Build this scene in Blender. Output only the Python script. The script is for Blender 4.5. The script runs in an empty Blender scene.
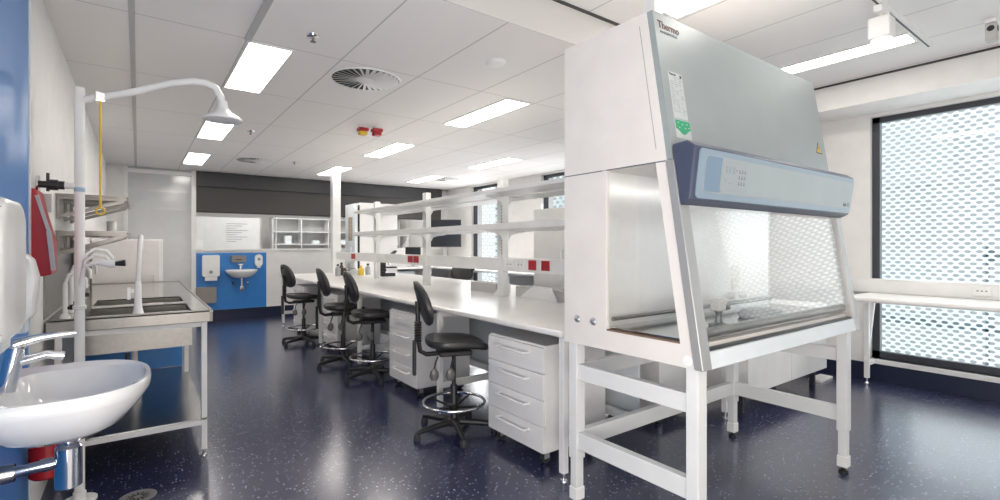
import bpy, bmesh, math, random
from mathutils import Vector, Matrix
random.seed(4)
S = bpy.context.scene
COL = S.collection
PI = math.pi

# ---------------------------------------------------------------- camera
EYE = 1.36
YAW = math.atan2(362.0, 491.0)
cam_data = bpy.data.cameras.new('camera')
cam_data.sensor_fit = 'HORIZONTAL'
cam_data.sensor_width = 36.0
cam_data.lens = 36.0 * 491.0 / 1000.0
cam_data.shift_y = -0.0045
cam_data.clip_start = 0.02
cam = bpy.data.objects.new('camera', cam_data)
COL.objects.link(cam)
cam.location = (0, 0, EYE)
cam.rotation_euler = (PI / 2, 0, -YAW)
S.camera = cam

# ---------------------------------------------------------------- world, sun, exposure
W = bpy.data.worlds.new('daylight')
S.world = W
W.use_nodes = True
bg = W.node_tree.nodes['Background']
bg.inputs[0].default_value = (0.93, 0.965, 1.0, 1)
bg.inputs[1].default_value = 1.4
sun_d = bpy.data.lights.new('sun', 'SUN')
sun_d.energy = 3.2
sun_d.angle = math.radians(20)
sun_d.color = (1.0, 0.97, 0.92)
sun = bpy.data.objects.new('sun', sun_d)
COL.objects.link(sun)
sun.rotation_euler = (math.radians(20), math.radians(42), 0)
S.view_settings.view_transform = 'Standard'
S.view_settings.look = 'None'
S.view_settings.exposure = 0.55
S.view_settings.gamma = 1.0
S.view_settings.use_curve_mapping = False
PANEL_POWER = 11.0
def area(name, loc, direction, sx, sy, radiance, col=(1, 1, 1)):
    d = bpy.data.lights.new(name, 'AREA'); d.shape = 'RECTANGLE'; d.size = sx; d.size_y = sy
    d.energy = radiance * PI * sx * sy; d.color = col
    o = bpy.data.objects.new(name, d); COL.objects.link(o); o.location = loc
    o.rotation_euler = Vector(direction).to_track_quat('-Z', 'Y').to_euler()
    return o
area('rear_fill_light', (1.2, -2.3, 1.25), (0.15, 1, 0.5), 3.2, 2.2, 1.7, (1.0, 0.94, 0.87))  # unseen fill lamp added behind the camera, no window stands here
area('next_room_light', (3.2, 11.6, 2.66), (0, 0.15, -1), 4.4, 1.4, 4.0, (1.0, 0.96, 0.91))  # unseen lamp added to brighten the room beyond the back window
area('left_fill_light', (-0.39, 0.1, 1.35), (1, 0.25, 0.45), 2.4, 2.1, 5.6, (1.0, 0.945, 0.88))  # unseen fill lamp added at the left wall for the left-facing sides
area('window_daylight', (7.1, 0.1, 1.3), (-1, 0, 0.1), 3.2, 3.6, 1.8, (0.95, 0.98, 1.0))
area('far_window_daylight', (6.0, 8.6, 1.5), (-1, -0.1, 0.15), 2.2, 0.95, 4.2, (0.97, 0.985, 1.0))
area('middle_window_daylight', (6.0, 6.05, 1.5), (-1, 0, 0.15), 2.2, 1.3, 1.9, (0.97, 0.985, 1.0))

# ---------------------------------------------------------------- materials
MATS = {}
def mat(name, col, rough=0.5, metal=0.0, spec=0.5, emit=0.0, var=0.03, scale=6.0, bump=0.0, trans=0.0, coat=0.0):
    if name in MATS: return MATS[name]
    m = bpy.data.materials.new(name); m.use_nodes = True
    nt = m.node_tree; b = nt.nodes['Principled BSDF']
    b.inputs['Roughness'].default_value = rough
    b.inputs['Metallic'].default_value = metal
    b.inputs['Specular IOR Level'].default_value = spec
    b.inputs['Coat Weight'].default_value = coat
    if trans: b.inputs['Transmission Weight'].default_value = trans
    tc = nt.nodes.new('ShaderNodeTexCoord')
    n = nt.nodes.new('ShaderNodeTexNoise'); n.inputs['Scale'].default_value = scale; n.inputs['Detail'].default_value = 3
    nt.links.new(tc.outputs['Object'], n.inputs['Vector'])
    r = nt.nodes.new('ShaderNodeValToRGB')
    c = Vector(col)
    r.color_ramp.elements[0].position = 0.3; r.color_ramp.elements[1].position = 0.7
    r.color_ramp.elements[0].color = (*(c * (1 - var)), 1)
    r.color_ramp.elements[1].color = (*[min(1, x) for x in c * (1 + var)], 1)
    nt.links.new(n.outputs['Fac'], r.inputs['Fac'])
    nt.links.new(r.outputs['Color'], b.inputs['Base Color'])
    if bump:
        bp = nt.nodes.new('ShaderNodeBump'); bp.inputs['Strength'].default_value = bump
        nt.links.new(n.outputs['Fac'], bp.inputs['Height']); nt.links.new(bp.outputs['Normal'], b.inputs['Normal'])
    if emit:
        b.inputs['Emission Color'].default_value = (*col, 1); b.inputs['Emission Strength'].default_value = emit
    MATS[name] = m
    return m

WALL = mat('wall_paint', (0.80, 0.785, 0.77), 0.6)
WHITE = mat('white_laminate', (0.84, 0.83, 0.82), 0.35)
BENCH = mat('bench_laminate', (0.84, 0.82, 0.80), 0.3)
POWDER = mat('white_powder_coat', (0.82, 0.82, 0.81), 0.4)
PALE = mat('pale_grey_panel', (0.72, 0.77, 0.80), 0.45)
CERAMIC = mat('white_ceramic', (0.86, 0.86, 0.86), 0.08, coat=0.4)
PLASTIC = mat('white_plastic', (0.86, 0.86, 0.85), 0.25)
STEEL = mat('brushed_steel', (0.27, 0.26, 0.245), 0.34, 1.0, var=0.06, scale=40)
STEEL_TOP = mat('polished_steel', (0.55, 0.54, 0.525), 0.14, 1.0, var=0.03, scale=30)
STEEL_DARK = mat('dull_steel', (0.28, 0.275, 0.27), 0.35, 1.0, var=0.06, scale=40)
CHROME = mat('chrome', (0.80, 0.80, 0.82), 0.06, 1.0, var=0.0)
BLACK = mat('black_plastic', (0.018, 0.018, 0.019), 0.4)
PUPAD = mat('black_polyurethane', (0.034, 0.033, 0.033), 0.30, bump=0.02, scale=60)
DARK = mat('dark_rubber', (0.03, 0.03, 0.035), 0.6)
GREYKNOB = mat('grey_paddle', (0.30, 0.30, 0.30), 0.35)
BLIND = mat('charcoal_blind_fabric', (0.075, 0.072, 0.07), 0.8, scale=90, var=0.06)
FRAME_DARK = mat('charcoal_aluminium', (0.045, 0.048, 0.06), 0.4)
BLUE = mat('blue_splash_panel', (0.035, 0.22, 0.60), 0.35)
RED = mat('red_plastic', (0.42, 0.015, 0.025), 0.35)
REDX = mat('red_enamel', (0.45, 0.012, 0.015), 0.25)
YELLOW = mat('yellow_plastic', (0.75, 0.52, 0.05), 0.4)
NAVY = mat('navy_vinyl_skirting', (0.008, 0.014, 0.042), 0.4)
TILE_GRID = mat('ceiling_bar', (0.50, 0.50, 0.49), 0.5)
GAP = mat('shadow_gap', (0.05, 0.05, 0.05), 0.7)
BSC_WHITE = mat('cabinet_white_enamel', (0.76, 0.725, 0.695), 0.4)
BSC_FRONT = mat('cabinet_blue_grey_enamel', (0.305, 0.345, 0.35), 0.35)
CONSOLE = mat('console_plum_grey', (0.058, 0.070, 0.115), 0.35)
CONSOLE_FACE = mat('console_pale_blue', (0.24, 0.315, 0.39), 0.3)
CONSOLE_FACE2 = mat('console_mid_blue', (0.17, 0.25, 0.345), 0.3)
CONSOLE_DISP = mat('console_silver', (0.32, 0.35, 0.37), 0.3)
STAND = mat('stand_enamel', (0.72, 0.73, 0.73), 0.4)
INK = mat('dark_ink', (0.03, 0.025, 0.03), 0.5)
INKGREY = mat('grey_ink', (0.10, 0.12, 0.15), 0.5)
PAPER = mat('label_paper', (0.50, 0.54, 0.54), 0.5)
GREEN = mat('green_label', (0.03, 0.33, 0.16), 0.5)
GREYBOX = mat('pale_grey_card', (0.50, 0.485, 0.475), 0.6)
SCREEN_GLASS = mat('monitor_glass', (0.02, 0.022, 0.025), 0.15)
EXT = mat('distant_facade', (0.30, 0.325, 0.335), 0.7)
AMBER = mat('amber_liquid', (0.75, 0.50, 0.04), 0.25)
BROWN = mat('brown_bottle', (0.10, 0.06, 0.04), 0.2)
SILVERPLATE = mat('satin_aluminium', (0.55, 0.54, 0.53), 0.35, 0.8)
LAMP = mat('lamp_diffuser', (1.0, 0.95, 0.885), 0.5, emit=PANEL_POWER, var=0)
FROST = mat('frosted_grey_glass', (0.56, 0.575, 0.58), 0.12)
WBOARD = mat('whiteboard', (0.78, 0.79, 0.79), 0.25)
RAILDARK = mat('dark_railing', (0.10, 0.13, 0.16), 0.5)

def glass_mat(name, tint=(0.99, 0.995, 0.995), refl=0.06):
    m = bpy.data.materials.new(name); m.use_nodes = True
    nt = m.node_tree; nt.nodes.clear()
    out = nt.nodes.new('ShaderNodeOutputMaterial'); mix = nt.nodes.new('ShaderNodeMixShader')
    t = nt.nodes.new('ShaderNodeBsdfTransparent'); g = nt.nodes.new('ShaderNodeBsdfGlossy')
    lw = nt.nodes.new('ShaderNodeLayerWeight'); lw.inputs['Blend'].default_value = 0.5
    pw = nt.nodes.new('ShaderNodeMath'); pw.operation = 'POWER'; pw.inputs[1].default_value = 5.0
    nt.links.new(lw.outputs['Facing'], pw.inputs[0])
    fr = nt.nodes.new('ShaderNodeMath'); fr.operation = 'MULTIPLY_ADD'; fr.inputs[1].default_value = 0.9; fr.inputs[2].default_value = 0.03
    nt.links.new(pw.outputs[0], fr.inputs[0])
    t.inputs[0].default_value = (*tint, 1); g.inputs['Roughness'].default_value = 0.02
    nt.links.new(fr.outputs[0], mix.inputs[0]); nt.links.new(t.outputs[0], mix.inputs[1]); nt.links.new(g.outputs[0], mix.inputs[2])
    nt.links.new(mix.outputs[0], out.inputs[0])
    MATS[name] = m
    return m
GLASS = glass_mat('clear_glass')
SASH = glass_mat('sash_glass', (0.985, 0.985, 0.98))

def floor_mat():
    m = bpy.data.materials.new('speckled_navy_vinyl'); m.use_nodes = True
    nt = m.node_tree; b = nt.nodes['Principled BSDF']
    tc = nt.nodes.new('ShaderNodeTexCoord')
    v = nt.nodes.new('ShaderNodeTexVoronoi'); v.inputs['Scale'].default_value = 55
    nt.links.new(tc.outputs['Object'], v.inputs['Vector'])
    r = nt.nodes.new('ShaderNodeValToRGB')
    r.color_ramp.elements[0].position = 0.23; r.color_ramp.elements[0].color = (1, 1, 1, 1)
    r.color_ramp.elements[1].position = 0.30; r.color_ramp.elements[1].color = (0, 0, 0, 1)
    nt.links.new(v.outputs['Distance'], r.inputs['Fac'])
    # keep only some of the chips
    sep = nt.nodes.new('ShaderNodeSeparateColor'); nt.links.new(v.outputs['Color'], sep.inputs[0])
    gt = nt.nodes.new('ShaderNodeMath'); gt.operation = 'GREATER_THAN'; gt.inputs[1].default_value = 0.72
    nt.links.new(sep.outputs[0], gt.inputs[0])
    mul = nt.nodes.new('ShaderNodeMath'); mul.operation = 'MULTIPLY'
    nt.links.new(r.outputs['Color'], mul.inputs[0]); nt.links.new(gt.outputs[0], mul.inputs[1])
    n = nt.nodes.new('ShaderNodeTexNoise'); n.inputs['Scale'].default_value = 1.3
    nt.links.new(tc.outputs['Object'], n.inputs['Vector'])
    r2 = nt.nodes.new('ShaderNodeValToRGB')
    r2.color_ramp.elements[0].color = (0.016, 0.020, 0.064, 1); r2.color_ramp.elements[1].color = (0.022, 0.028, 0.086, 1)
    nt.links.new(n.outputs['Fac'], r2.inputs['Fac'])
    mx = nt.nodes.new('ShaderNodeMix'); mx.data_type = 'RGBA'
    nt.links.new(mul.outputs[0], mx.inputs['Factor']); nt.links.new(r2.outputs['Color'], mx.inputs['A'])
    mx.inputs['B'].default_value = (0.30, 0.34, 0.44, 1)
    nt.links.new(mx.outputs['Result'], b.inputs['Base Color'])
    b.inputs['Roughness'].default_value = 0.26
    b.inputs['Specular IOR Level'].default_value = 0.85
    b.inputs['Coat Weight'].default_value = 0.7; b.inputs['Coat Roughness'].default_value = 0.2
    return m
FLOOR = floor_mat()

def grid_mat(name, base, line, px, ox, py, oy, wx, wy):
    """plaster tiles with thin bars every px (X) and py (Y) metres"""
    m = bpy.data.materials.new(name); m.use_nodes = True
    nt = m.node_tree; b = nt.nodes['Principled BSDF']
    g = nt.nodes.new('ShaderNodeNewGeometry'); s = nt.nodes.new('ShaderNodeSeparateXYZ')
    nt.links.new(g.outputs['Position'], s.inputs[0])
    def line_of(sock, pitch, off, w):
        a = nt.nodes.new('ShaderNodeMath'); a.operation = 'SUBTRACT'; a.inputs[1].default_value = off - pitch / 2
        nt.links.new(sock, a.inputs[0])
        d = nt.nodes.new('ShaderNodeMath'); d.operation = 'FLOORED_MODULO'; d.inputs[1].default_value = pitch
        nt.links.new(a.outputs[0], d.inputs[0])
        e = nt.nodes.new('ShaderNodeMath'); e.operation = 'SUBTRACT'; e.inputs[1].default_value = pitch / 2
        nt.links.new(d.outputs[0], e.inputs[0])
        f = nt.nodes.new('ShaderNodeMath'); f.operation = 'ABSOLUTE'; nt.links.new(e.outputs[0], f.inputs[0])
        h = nt.nodes.new('ShaderNodeMath'); h.operation = 'LESS_THAN'; h.inputs[1].default_value = w / 2
        nt.links.new(f.outputs[0], h.inputs[0])
        return h
    lx = line_of(s.outputs['X'], px, ox, wx); ly = line_of(s.outputs['Y'], py, oy, wy)
    mxm = nt.nodes.new('ShaderNodeMath'); mxm.operation = 'MAXIMUM'
    nt.links.new(lx.outputs[0], mxm.inputs[0]); nt.links.new(ly.outputs[0], mxm.inputs[1])
    mx = nt.nodes.new('ShaderNodeMix'); mx.data_type = 'RGBA'
    mx.inputs['A'].default_value = (*base, 1); mx.inputs['B'].default_value = (*line, 1)
    nt.links.new(mxm.outputs[0], mx.inputs['Factor']); nt.links.new(mx.outputs['Result'], b.inputs['Base Color'])
    b.inputs['Roughness'].default_value = 0.75
    return m
CEIL = grid_mat('ceiling_tiles', (0.88, 0.85, 0.835), (0.56, 0.55, 0.54), 0.61, 0.57, 1.19, 3.53, 0.011, 0.009)
CEIL_HI = grid_mat('ceiling_tiles_raised', (0.82, 0.805, 0.795), (0.54, 0.54, 0.54), 0.60, 3.67, 60.0, -30.0, 0.012, 0.012)

def screen_mat():
    m = bpy.data.materials.new('white_perforated_screen'); m.use_nodes = True
    nt = m.node_tree; b = nt.nodes['Principled BSDF']
    out = nt.nodes['Material Output']
    b.inputs['Base Color'].default_value = (0.88, 0.90, 0.90, 1); b.inputs['Roughness'].default_value = 0.6
    t = nt.nodes.new('ShaderNodeBsdfTranslucent'); t.inputs[0].default_value = (0.80, 0.88, 0.90, 1)
    mix = nt.nodes.new('ShaderNodeMixShader'); mix.inputs[0].default_value = 0.6
    nt.links.new(b.outputs[0], mix.inputs[1]); nt.links.new(t.outputs[0], mix.inputs[2]); nt.links.new(mix.outputs[0], out.inputs[0])
    return m
PERF = screen_mat()

PERF_STEEL = mat('satin_steel_lining', (0.83, 0.825, 0.82), 0.30, 0.4, var=0.02, scale=20)

# ---------------------------------------------------------------- mesh helper
class MB:
    def __init__(s): s.v = []; s.f = []; s.sm = []
    def _add(s, verts, faces, smooth=False, M=None):
        o = len(s.v)
        s.v += [tuple((M @ Vector(v)) if M else v) for v in verts]
        s.f += [tuple(i + o for i in f) for f in faces]; s.sm += [smooth] * len(faces)
        return s
    def _bm(s, bm, smooth=False, M=None):
        bm.verts.index_update()
        s._add([tuple(v.co) for v in bm.verts], [[v.index for v in f.verts] for f in bm.faces], smooth, M); bm.free(); return s
    def box(s, x0, x1, y0, y1, z0, z1, bev=0.0, M=None, seg=2):
        v = [(x, y, z) for z in (z0, z1) for y in (y0, y1) for x in (x0, x1)]
        f = [(0, 2, 3, 1), (4, 5, 7, 6), (0, 1, 5, 4), (2, 6, 7, 3), (0, 4, 6, 2), (1, 3, 7, 5)]
        if not bev: return s._add(v, f, False, M)
        bm = bmesh.new(); vs = [bm.verts.new(p) for p in v]
        for q in f: bm.faces.new([vs[i] for i in q])
        bmesh.ops.bevel(bm, geom=bm.edges[:], offset=bev, segments=seg, affect='EDGES', profile=0.5)
        return s._bm(bm, False, M)
    def bar(s, a, b, w, h, up=(0, 0, 1)):
        a = Vector(a); b = Vector(b); d = (b - a); L = d.length; d.normalize()
        u = Vector(up); x = d.cross(u).normalized(); u = x.cross(d)
        M = Matrix((( x[0], d[0], u[0], a[0]), (x[1], d[1], u[1], a[1]), (x[2], d[2], u[2], a[2]), (0, 0, 0, 1)))
        return s.box(-w / 2, w / 2, 0, L, -h / 2, h / 2, 0, M)
    def prism(s, poly, axis, a, b, bev=0.0, smooth=False):
        """poly in the plane across axis; X: (y,z)  Y: (x,z)  Z: (x,y)"""
        def P(p, t): return {'X': (t, p[0], p[1]), 'Y': (p[0], t, p[1]), 'Z': (p[0], p[1], t)}[axis]
        n = len(poly)
        v = [P(p, a) for p in poly] + [P(p, b) for p in poly]
        f = [tuple(range(n))[::-1], tuple(range(n, 2 * n))] + [(i, (i + 1) % n, n + (i + 1) % n, n + i) for i in range(n)]
        bm = bmesh.new(); vs = [bm.verts.new(p) for p in v]
        for q in f: bm.faces.new([vs[i] for i in q])
        bmesh.ops.recalc_face_normals(bm, faces=bm.faces[:])
        if bev: bmesh.ops.bevel(bm, geom=bm.edges[:], offset=bev, segments=2, affect='EDGES', profile=0.5)
        return s._bm(bm, smooth)
    def lathe(s, prof, c=(0, 0, 0), seg=24, M=None, smooth=True, sx=1, sy=1):
        """prof: (r, z) list; closed when r = 0 at the ends"""
        v = []; f = []
        for r, z in prof:
            for k in range(seg):
                a = 2 * PI * k / seg
                v.append((c[0] + sx * r * math.cos(a), c[1] + sy * r * math.sin(a), c[2] + z))
        for i in range(len(prof) - 1):
            for k in range(seg):
                f.append((i * seg + k, i * seg + (k + 1) % seg, (i + 1) * seg + (k + 1) % seg, (i + 1) * seg + k))
        f.append(tuple(range(seg))[::-1]); f.append(tuple(range((len(prof) - 1) * seg, len(prof) * seg)))
        return s._add(v, f, smooth, M)
    def tube(s, path, r, seg=10, rs=None, closed=False):
        P = [Vector(p) for p in path]; n = len(P); v = []; f = []
        prev = None
        for i, p in enumerate(P):
            if closed: t = P[(i + 1) % n] - P[i - 1]
            else: t = (P[min(i + 1, n - 1)] - P[max(i - 1, 0)])
            t.normalize()
            if prev is None:
                a = Vector((0, 0, 1)) if abs(t.z) < 0.9 else Vector((1, 0, 0))
                x = t.cross(a).normalized()
            else: x = (prev - t * prev.dot(t)).normalized()
            prev = x; y = t.cross(x)
            rr = rs[i] if rs else r
            for k in range(seg):
                q = 2 * PI * k / seg
                v.append(tuple(p + rr * (math.cos(q) * x + math.sin(q) * y)))
        m = n if closed else n - 1
        for i in range(m):
            j = (i + 1) % n
            for k in range(seg):
                f.append((i * seg + k, i * seg + (k + 1) % seg, j * seg + (k + 1) % seg, j * seg + k))
        if not closed:
            f.append(tuple(range(seg))[::-1]); f.append(tuple(range((n - 1) * seg, n * seg)))
        return s._add(v, f, True)
    def cyl(s, a, b, r, seg=16, r2=None):
        return s.tube([a, b], r, seg, rs=[r, r if r2 is None else r2])
    def build(s, name, m, parent=None, auto=True):
        me = bpy.data.meshes.new(name)
        off = Vector((0, 0, 0))
        p = parent
        while p is not None: off += p.location; p = p.parent
        me.from_pydata([tuple(Vector(v) - off) for v in s.v], [], s.f)
        bm = bmesh.new(); bm.from_mesh(me)
        bmesh.ops.recalc_face_normals(bm, faces=bm.faces[:])
        bm.to_mesh(me); bm.free()
        me.polygons.foreach_set('use_smooth', s.sm); me.materials.append(m)
        if any(s.sm):
            try: me.set_sharp_from_angle(angle=math.radians(40))
            except Exception: pass
        me.update()
        o = bpy.data.objects.new(name, me); COL.objects.link(o)
        if parent is not None: o.parent = parent
        return o

def arc(c, r, a0, a1, n, plane='XZ'):
    out = []
    for k in range(n + 1):
        a = math.radians(a0 + (a1 - a0) * k / n)
        x, y = r * math.cos(a), r * math.sin(a)
        if plane == 'XZ': out.append((c[0] + x, c[1], c[2] + y))
        elif plane == 'YZ': out.append((c[0], c[1] + x, c[2] + y))
        else: out.append((c[0] + x, c[1] + y, c[2]))
    return out

def rrect(x0, x1, y0, y1, r, n=5):
    out = []
    for cx, cy, a in ((x1 - r, y1 - r, 0), (x0 + r, y1 - r, 90), (x0 + r, y0 + r, 180), (x1 - r, y0 + r, 270)):
        for k in range(n + 1):
            t = math.radians(a + 90 * k / n); out.append((cx + r * math.cos(t), cy + r * math.sin(t)))
    return out

def tag(o, label, cat, group=None, kind=None):
    if label: o['label'] = label
    if cat: o['category'] = cat
    if group: o['group'] = group
    if kind: o['kind'] = kind
    return o
def empty(name, loc, label, cat, group=None, rz=0.0):
    o = bpy.data.objects.new(name, None); COL.objects.link(o)
    o.empty_display_size = 0.1; o.location = loc; o.rotation_euler = (0, 0, rz)
    return tag(o, label, cat, group)
def struct(name, mb, m, parent=None):
    o = mb.build(name, m, parent)
    if parent is None: o['kind'] = 'structure'
    return o
def dup(root, loc, rz=None, label=None):
    r = root.copy(); COL.objects.link(r); r.location = loc
    if rz is not None: r.rotation_euler = (0, 0, rz)
    if label: r['label'] = label
    for ch in list(root.children):
        c = ch.copy(); COL.objects.link(c); c.parent = r
        for g in list(ch.children):
            d = g.copy(); COL.objects.link(d); d.parent = c
    return r
def text_part(name, body, size, M, m, parent, ext=0.0006):
    cu = bpy.data.curves.new(name, 'FONT'); cu.body = body; cu.size = size; cu.extrude = ext; cu.offset = 0.018 * size
    t = bpy.data.objects.new(name + '_curve', cu); COL.objects.link(t)
    dg = bpy.context.evaluated_depsgraph_get(); dg.update()
    me = bpy.data.meshes.new_from_object(t.evaluated_get(dg))
    bpy.data.objects.remove(t)
    off = Vector((0, 0, 0)); p = parent
    while p is not None: off += p.location; p = p.parent
    me.transform(Matrix.Translation(-off) @ M); me.materials.clear(); me.materials.append(m)
    o = bpy.data.objects.new(name, me); COL.objects.link(o); o.parent = parent
    return o
def ray(u): # X/Y slope of a plan direction
    k = (u - 500.0) / 491.0; s, c = math.sin(YAW), math.cos(YAW)
    return (s + c * k) / (c - s * k)
def zat(v, x, y):
    d = math.sin(YAW) * x + math.cos(YAW) * y
    return EYE + (245.5 - v) * d / 491.0

# ================================================================ THE SETTING
XL, XR, YB = -0.42, 6.04, 10.35
YN = -2.6           # near end of the modelled floor
struct('floor', MB().box(XL - 0.2, XR + 0.4, YN, 14.0, -0.1, 0.0), FLOOR)
struct('ceiling', MB().box(XL - 0.2, XR + 0.4, 2.34, 14.0, 2.70, 3.05), CEIL)
struct('ceiling_raised', MB().box(XL - 0.2, 5.53, YN, 2.34, 2.95, 3.05), CEIL_HI)
struct('trim_1', MB().box(5.53, XR + 0.4, YN, 2.34, 2.705, 3.05), WALL)                      # window bulkhead
struct('trim_2', MB().box(5.515, 5.53, YN, 2.34, 2.935, 2.95), GAP)                        # dark strip, painted shade of its shadow gap
struct('trim_3', MB().box(XL, 5.515, 2.325, 2.34, 2.935, 2.95), GAP)  # dark strip, painted shadow line along the ceiling step
struct('trim_4', MB().box(0.552, 0.592, 2.345, 3.53, 2.688, 2.70), TILE_GRID)               # broad ceiling bar
struct('trim_5', MB().box(-0.045, -0.015, 2.345, YB, 2.692, 2.70), TILE_GRID)
struct('wall_left', MB().box(XL - 0.2, XL, YN, 14.0, 0, 2.70), WALL)
# back wall: low wall under the window, header, glazed leaf at left, pier at right
struct('wall_back', MB().box(0.835, XR, YB, YB + 0.12, 0, 1.27).box(0.835, XR, YB, YB + 0.12, 2.68, 2.70)
       .box(5.85, XR, YB, YB + 0.12, 1.27, 2.70).box(XL, -0.19, YB, YB + 0.12, 0, 2.70), WALL)
bw = MB().box(0.765, 0.835, YB - 0.05, YB + 0.12, 0, 2.70)
struct('trim_6', bw, POWDER)                                                                # mullion
d1 = MB().box(-0.14, 0.765, YB + 0.02, YB + 0.05, 0.0, 2.70).build('door_1', FROST); d1['kind'] = 'structure'
MB().box(-0.19, -0.14, YB - 0.04, YB + 0.1, 0, 2.70).box(-0.14, 0.765, YB - 0.02, YB + 0.09, 2.60, 2.66).build('door_frame', POWDER, d1)
MB().box(-0.14, 0.765, YB + 0.008, YB + 0.02, 2.30, 2.315).box(-0.14, 0.765, YB + 0.008, YB + 0.02, 1.98, 1.995).box(-0.14, 0.765, YB + 0.008, YB + 0.02, 1.08, 1.10).box(0.16, 0.17, YB + 0.008, YB + 0.02, 2.315, 2.60).build('rail', SILVERPLATE, d1)
w1 = MB().box(0.835, 5.85, YB + 0.05, YB + 0.058, 1.30, 2.68).build('window_1', GLASS); w1['kind'] = 'structure'
MB().box(0.835, 5.85, YB - 0.03, YB + 0.13, 1.262, 1.30).box(2.18, 2.20, YB + 0.03, YB + 0.08, 1.30, 2.0).box(3.6, 3.64, YB + 0.03, YB + 0.08, 1.30, 2.0).build('window_frame', POWDER, w1)
struct('baseboard_back', MB().box(0.80, XR, YB - 0.012, YB, 0, 0.175), NAVY)
# window wall on the right
wr = MB()
WINS = [(-2.4, 1.80), (5.45, 6.90), (8.20, 9.28)]
z0, z1 = 0.21, 2.67
edges = [YN] + [e for w in WINS for e in w] + [14.0]
for k in range(0, len(edges), 2): wr.box(XR, XR + 0.3, edges[k], edges[k + 1], 0, 2.705)
for a, b in WINS: wr.box(XR, XR + 0.3, a, b, 0, z0).box(XR, XR + 0.3, a, b, z1, 2.705)
struct('wall_right', wr, WALL)
for i, (a, b) in enumerate(WINS):
    w = MB().box(XR + 0.095, XR + 0.101, a + 0.02, b - 0.02, z0 + 0.02, z1 - 0.02).build('window_%d' % (i + 2), GLASS); w['kind'] = 'structure'
    t = 0.065
    MB().box(XR + 0.06, XR + 0.125, a, b, z0, z0 + 0.07).box(XR + 0.06, XR + 0.125, a, b, z1 - 0.055, z1)\
        .box(XR + 0.06, XR + 0.125, a, a + t, z0, z1).box(XR + 0.06, XR + 0.125, b - t, b, z0, z1).build('window_frame', FRAME_DARK, w)
    MB().box(XR - 0.03, XR + 0.06, a - 0.03, b + 0.03, z0 - 0.045, z0).build('window_sill', WHITE, w)
struct('baseboard_right', MB().box(XR - 0.012, XR, YN, YB - 0.012, 0, 0.16), NAVY)
struct('trim_7', MB().box(XL, XL + 0.014, 3.157, 3.183, 0.0, 2.70), POWDER)
struct('wall_near', MB().box(XL - 0.2, XR + 0.3, YN - 0.1, YN, 0, 3.05), WALL)
struct('trim_8', MB().box(2.76, 2.90, 8.70, 8.84, 0.87, 2.70, 0.004), POWDER)   # service post rising to the ceiling
# the room beyond the back window
struct('wall_beyond', MB().box(XL, XR + 0.4, 13.9, 14.0, 0, 2.7), mat('wall_beyond_paint', (0.75, 0.75, 0.73), 0.6))

# outside: perforated screen, railing, facade
def perforated(name, y0, y1, z0, z1, px, pz, ex, ez, label, group):
    """white sheet with staggered oval holes; every cell is a quad ring round one oval"""
    mb = MB(); n = 8
    rows = int((z1 - z0) / pz); cols = int((y1 - y0) / px)
    for r in range(rows):
        off = (r % 2) * px / 2
        for c in range(cols):
            cy = y0 + off + (c + 0.5) * px; cz = z0 + (r + 0.5) * pz
            # cell boundary: hexagon-like rectangle
            out = []; inn = []
            for k in range(n):
                a = 2 * PI * (k + 0.5) / n
                ca, sa = math.cos(a), math.sin(a)
                inn.append((XR + 0.55, cy + ex * ca, cz + ez * sa))
                m = max(abs(ca) / (px / 2), abs(sa) / (pz / 2))
                out.append((XR + 0.55, cy + ca / m, cz + sa / m))
            corners = [(px / 2, pz / 2), (-px / 2, pz / 2), (-px / 2, -pz / 2), (px / 2, -pz / 2)]
            base = len(mb.v)
            mb.v += inn + out + [(XR + 0.55, cy + q[0], cz + q[1]) for q in corners]
            for k in range(n):
                k2 = (k + 1) % n
                if k % 2 == 0:    # passes a corner between k and k2
                    mb.f.append((base + k, base + k2, base + n + k2, base + 2 * n + k // 2, base + n + k))
                else:
                    mb.f.append((base + k, base + k2, base + n + k2, base + n + k))
                mb.sm.append(False)
    o = mb.build(name, PERF)
    md = o.modifiers.new('thick', 'SOLIDIFY'); md.thickness = 0.004
    return tag(o, label, 'sunscreen', group)
perforated('perforated_sunscreen', -1.6, 2.4, 0.0, 3.0, 0.085, 0.040, 0.0285, 0.0165, 'white perforated metal sunscreen outside the large window beside the safety cabinet', None)
perforated('perforated_sunscreen', 5.0, 10.0, 0.0, 3.0, 0.17, 0.08, 0.062, 0.029, 'white perforated sunscreen outside the narrow far windows behind the shelves', None)
fac = empty('distant_building', (13.0, 3.0, -6.0), 'pale grey building across the street seen through the perforated screen', 'building')
MB().box(13.0, 16.0, -14, 18, -6, 5.4).build('facade', EXT, fac)
SPAN = mat('facade_glazing', (0.32, 0.35, 0.37), 0.3)
for k in range(9):
    for r in range(3): MB().box(12.96, 13.0, -12 + k * 2.9, -9.6 + k * 2.9, -2.6 + r * 2.6, -1.2 + r * 2.6).build('window', SPAN, fac)
rl = empty('balcony_railing', (7.2, 0.0, -0.2), 'dark metal railing outside behind the perforated screen', 'railing')
MB().box(7.19, 7.22, -2, 2.6, 0.44, 0.53).build('rail', RAILDARK, rl)
pm = MB()
for k in range(5): pm.box(7.19, 7.22, -1.9 + k * 1.0, -1.87 + k * 1.0, -0.2, 1.35)
pm.build('post', RAILDARK, rl)
MB().box(7.19, 7.22, -2, 1.15, 1.18, 1.31).build('rail', RAILDARK, rl)
struct('ground', MB().box(XR + 0.4, 18, -14, 18, -6.2, -6.0), mat('paving', (0.5, 0.5, 0.48), 0.8))
struct('slab', MB().box(XR + 0.3, 7.4, -3, 11, -0.3, -0.2), mat('concrete', (0.55, 0.55, 0.54), 0.8))

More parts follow.
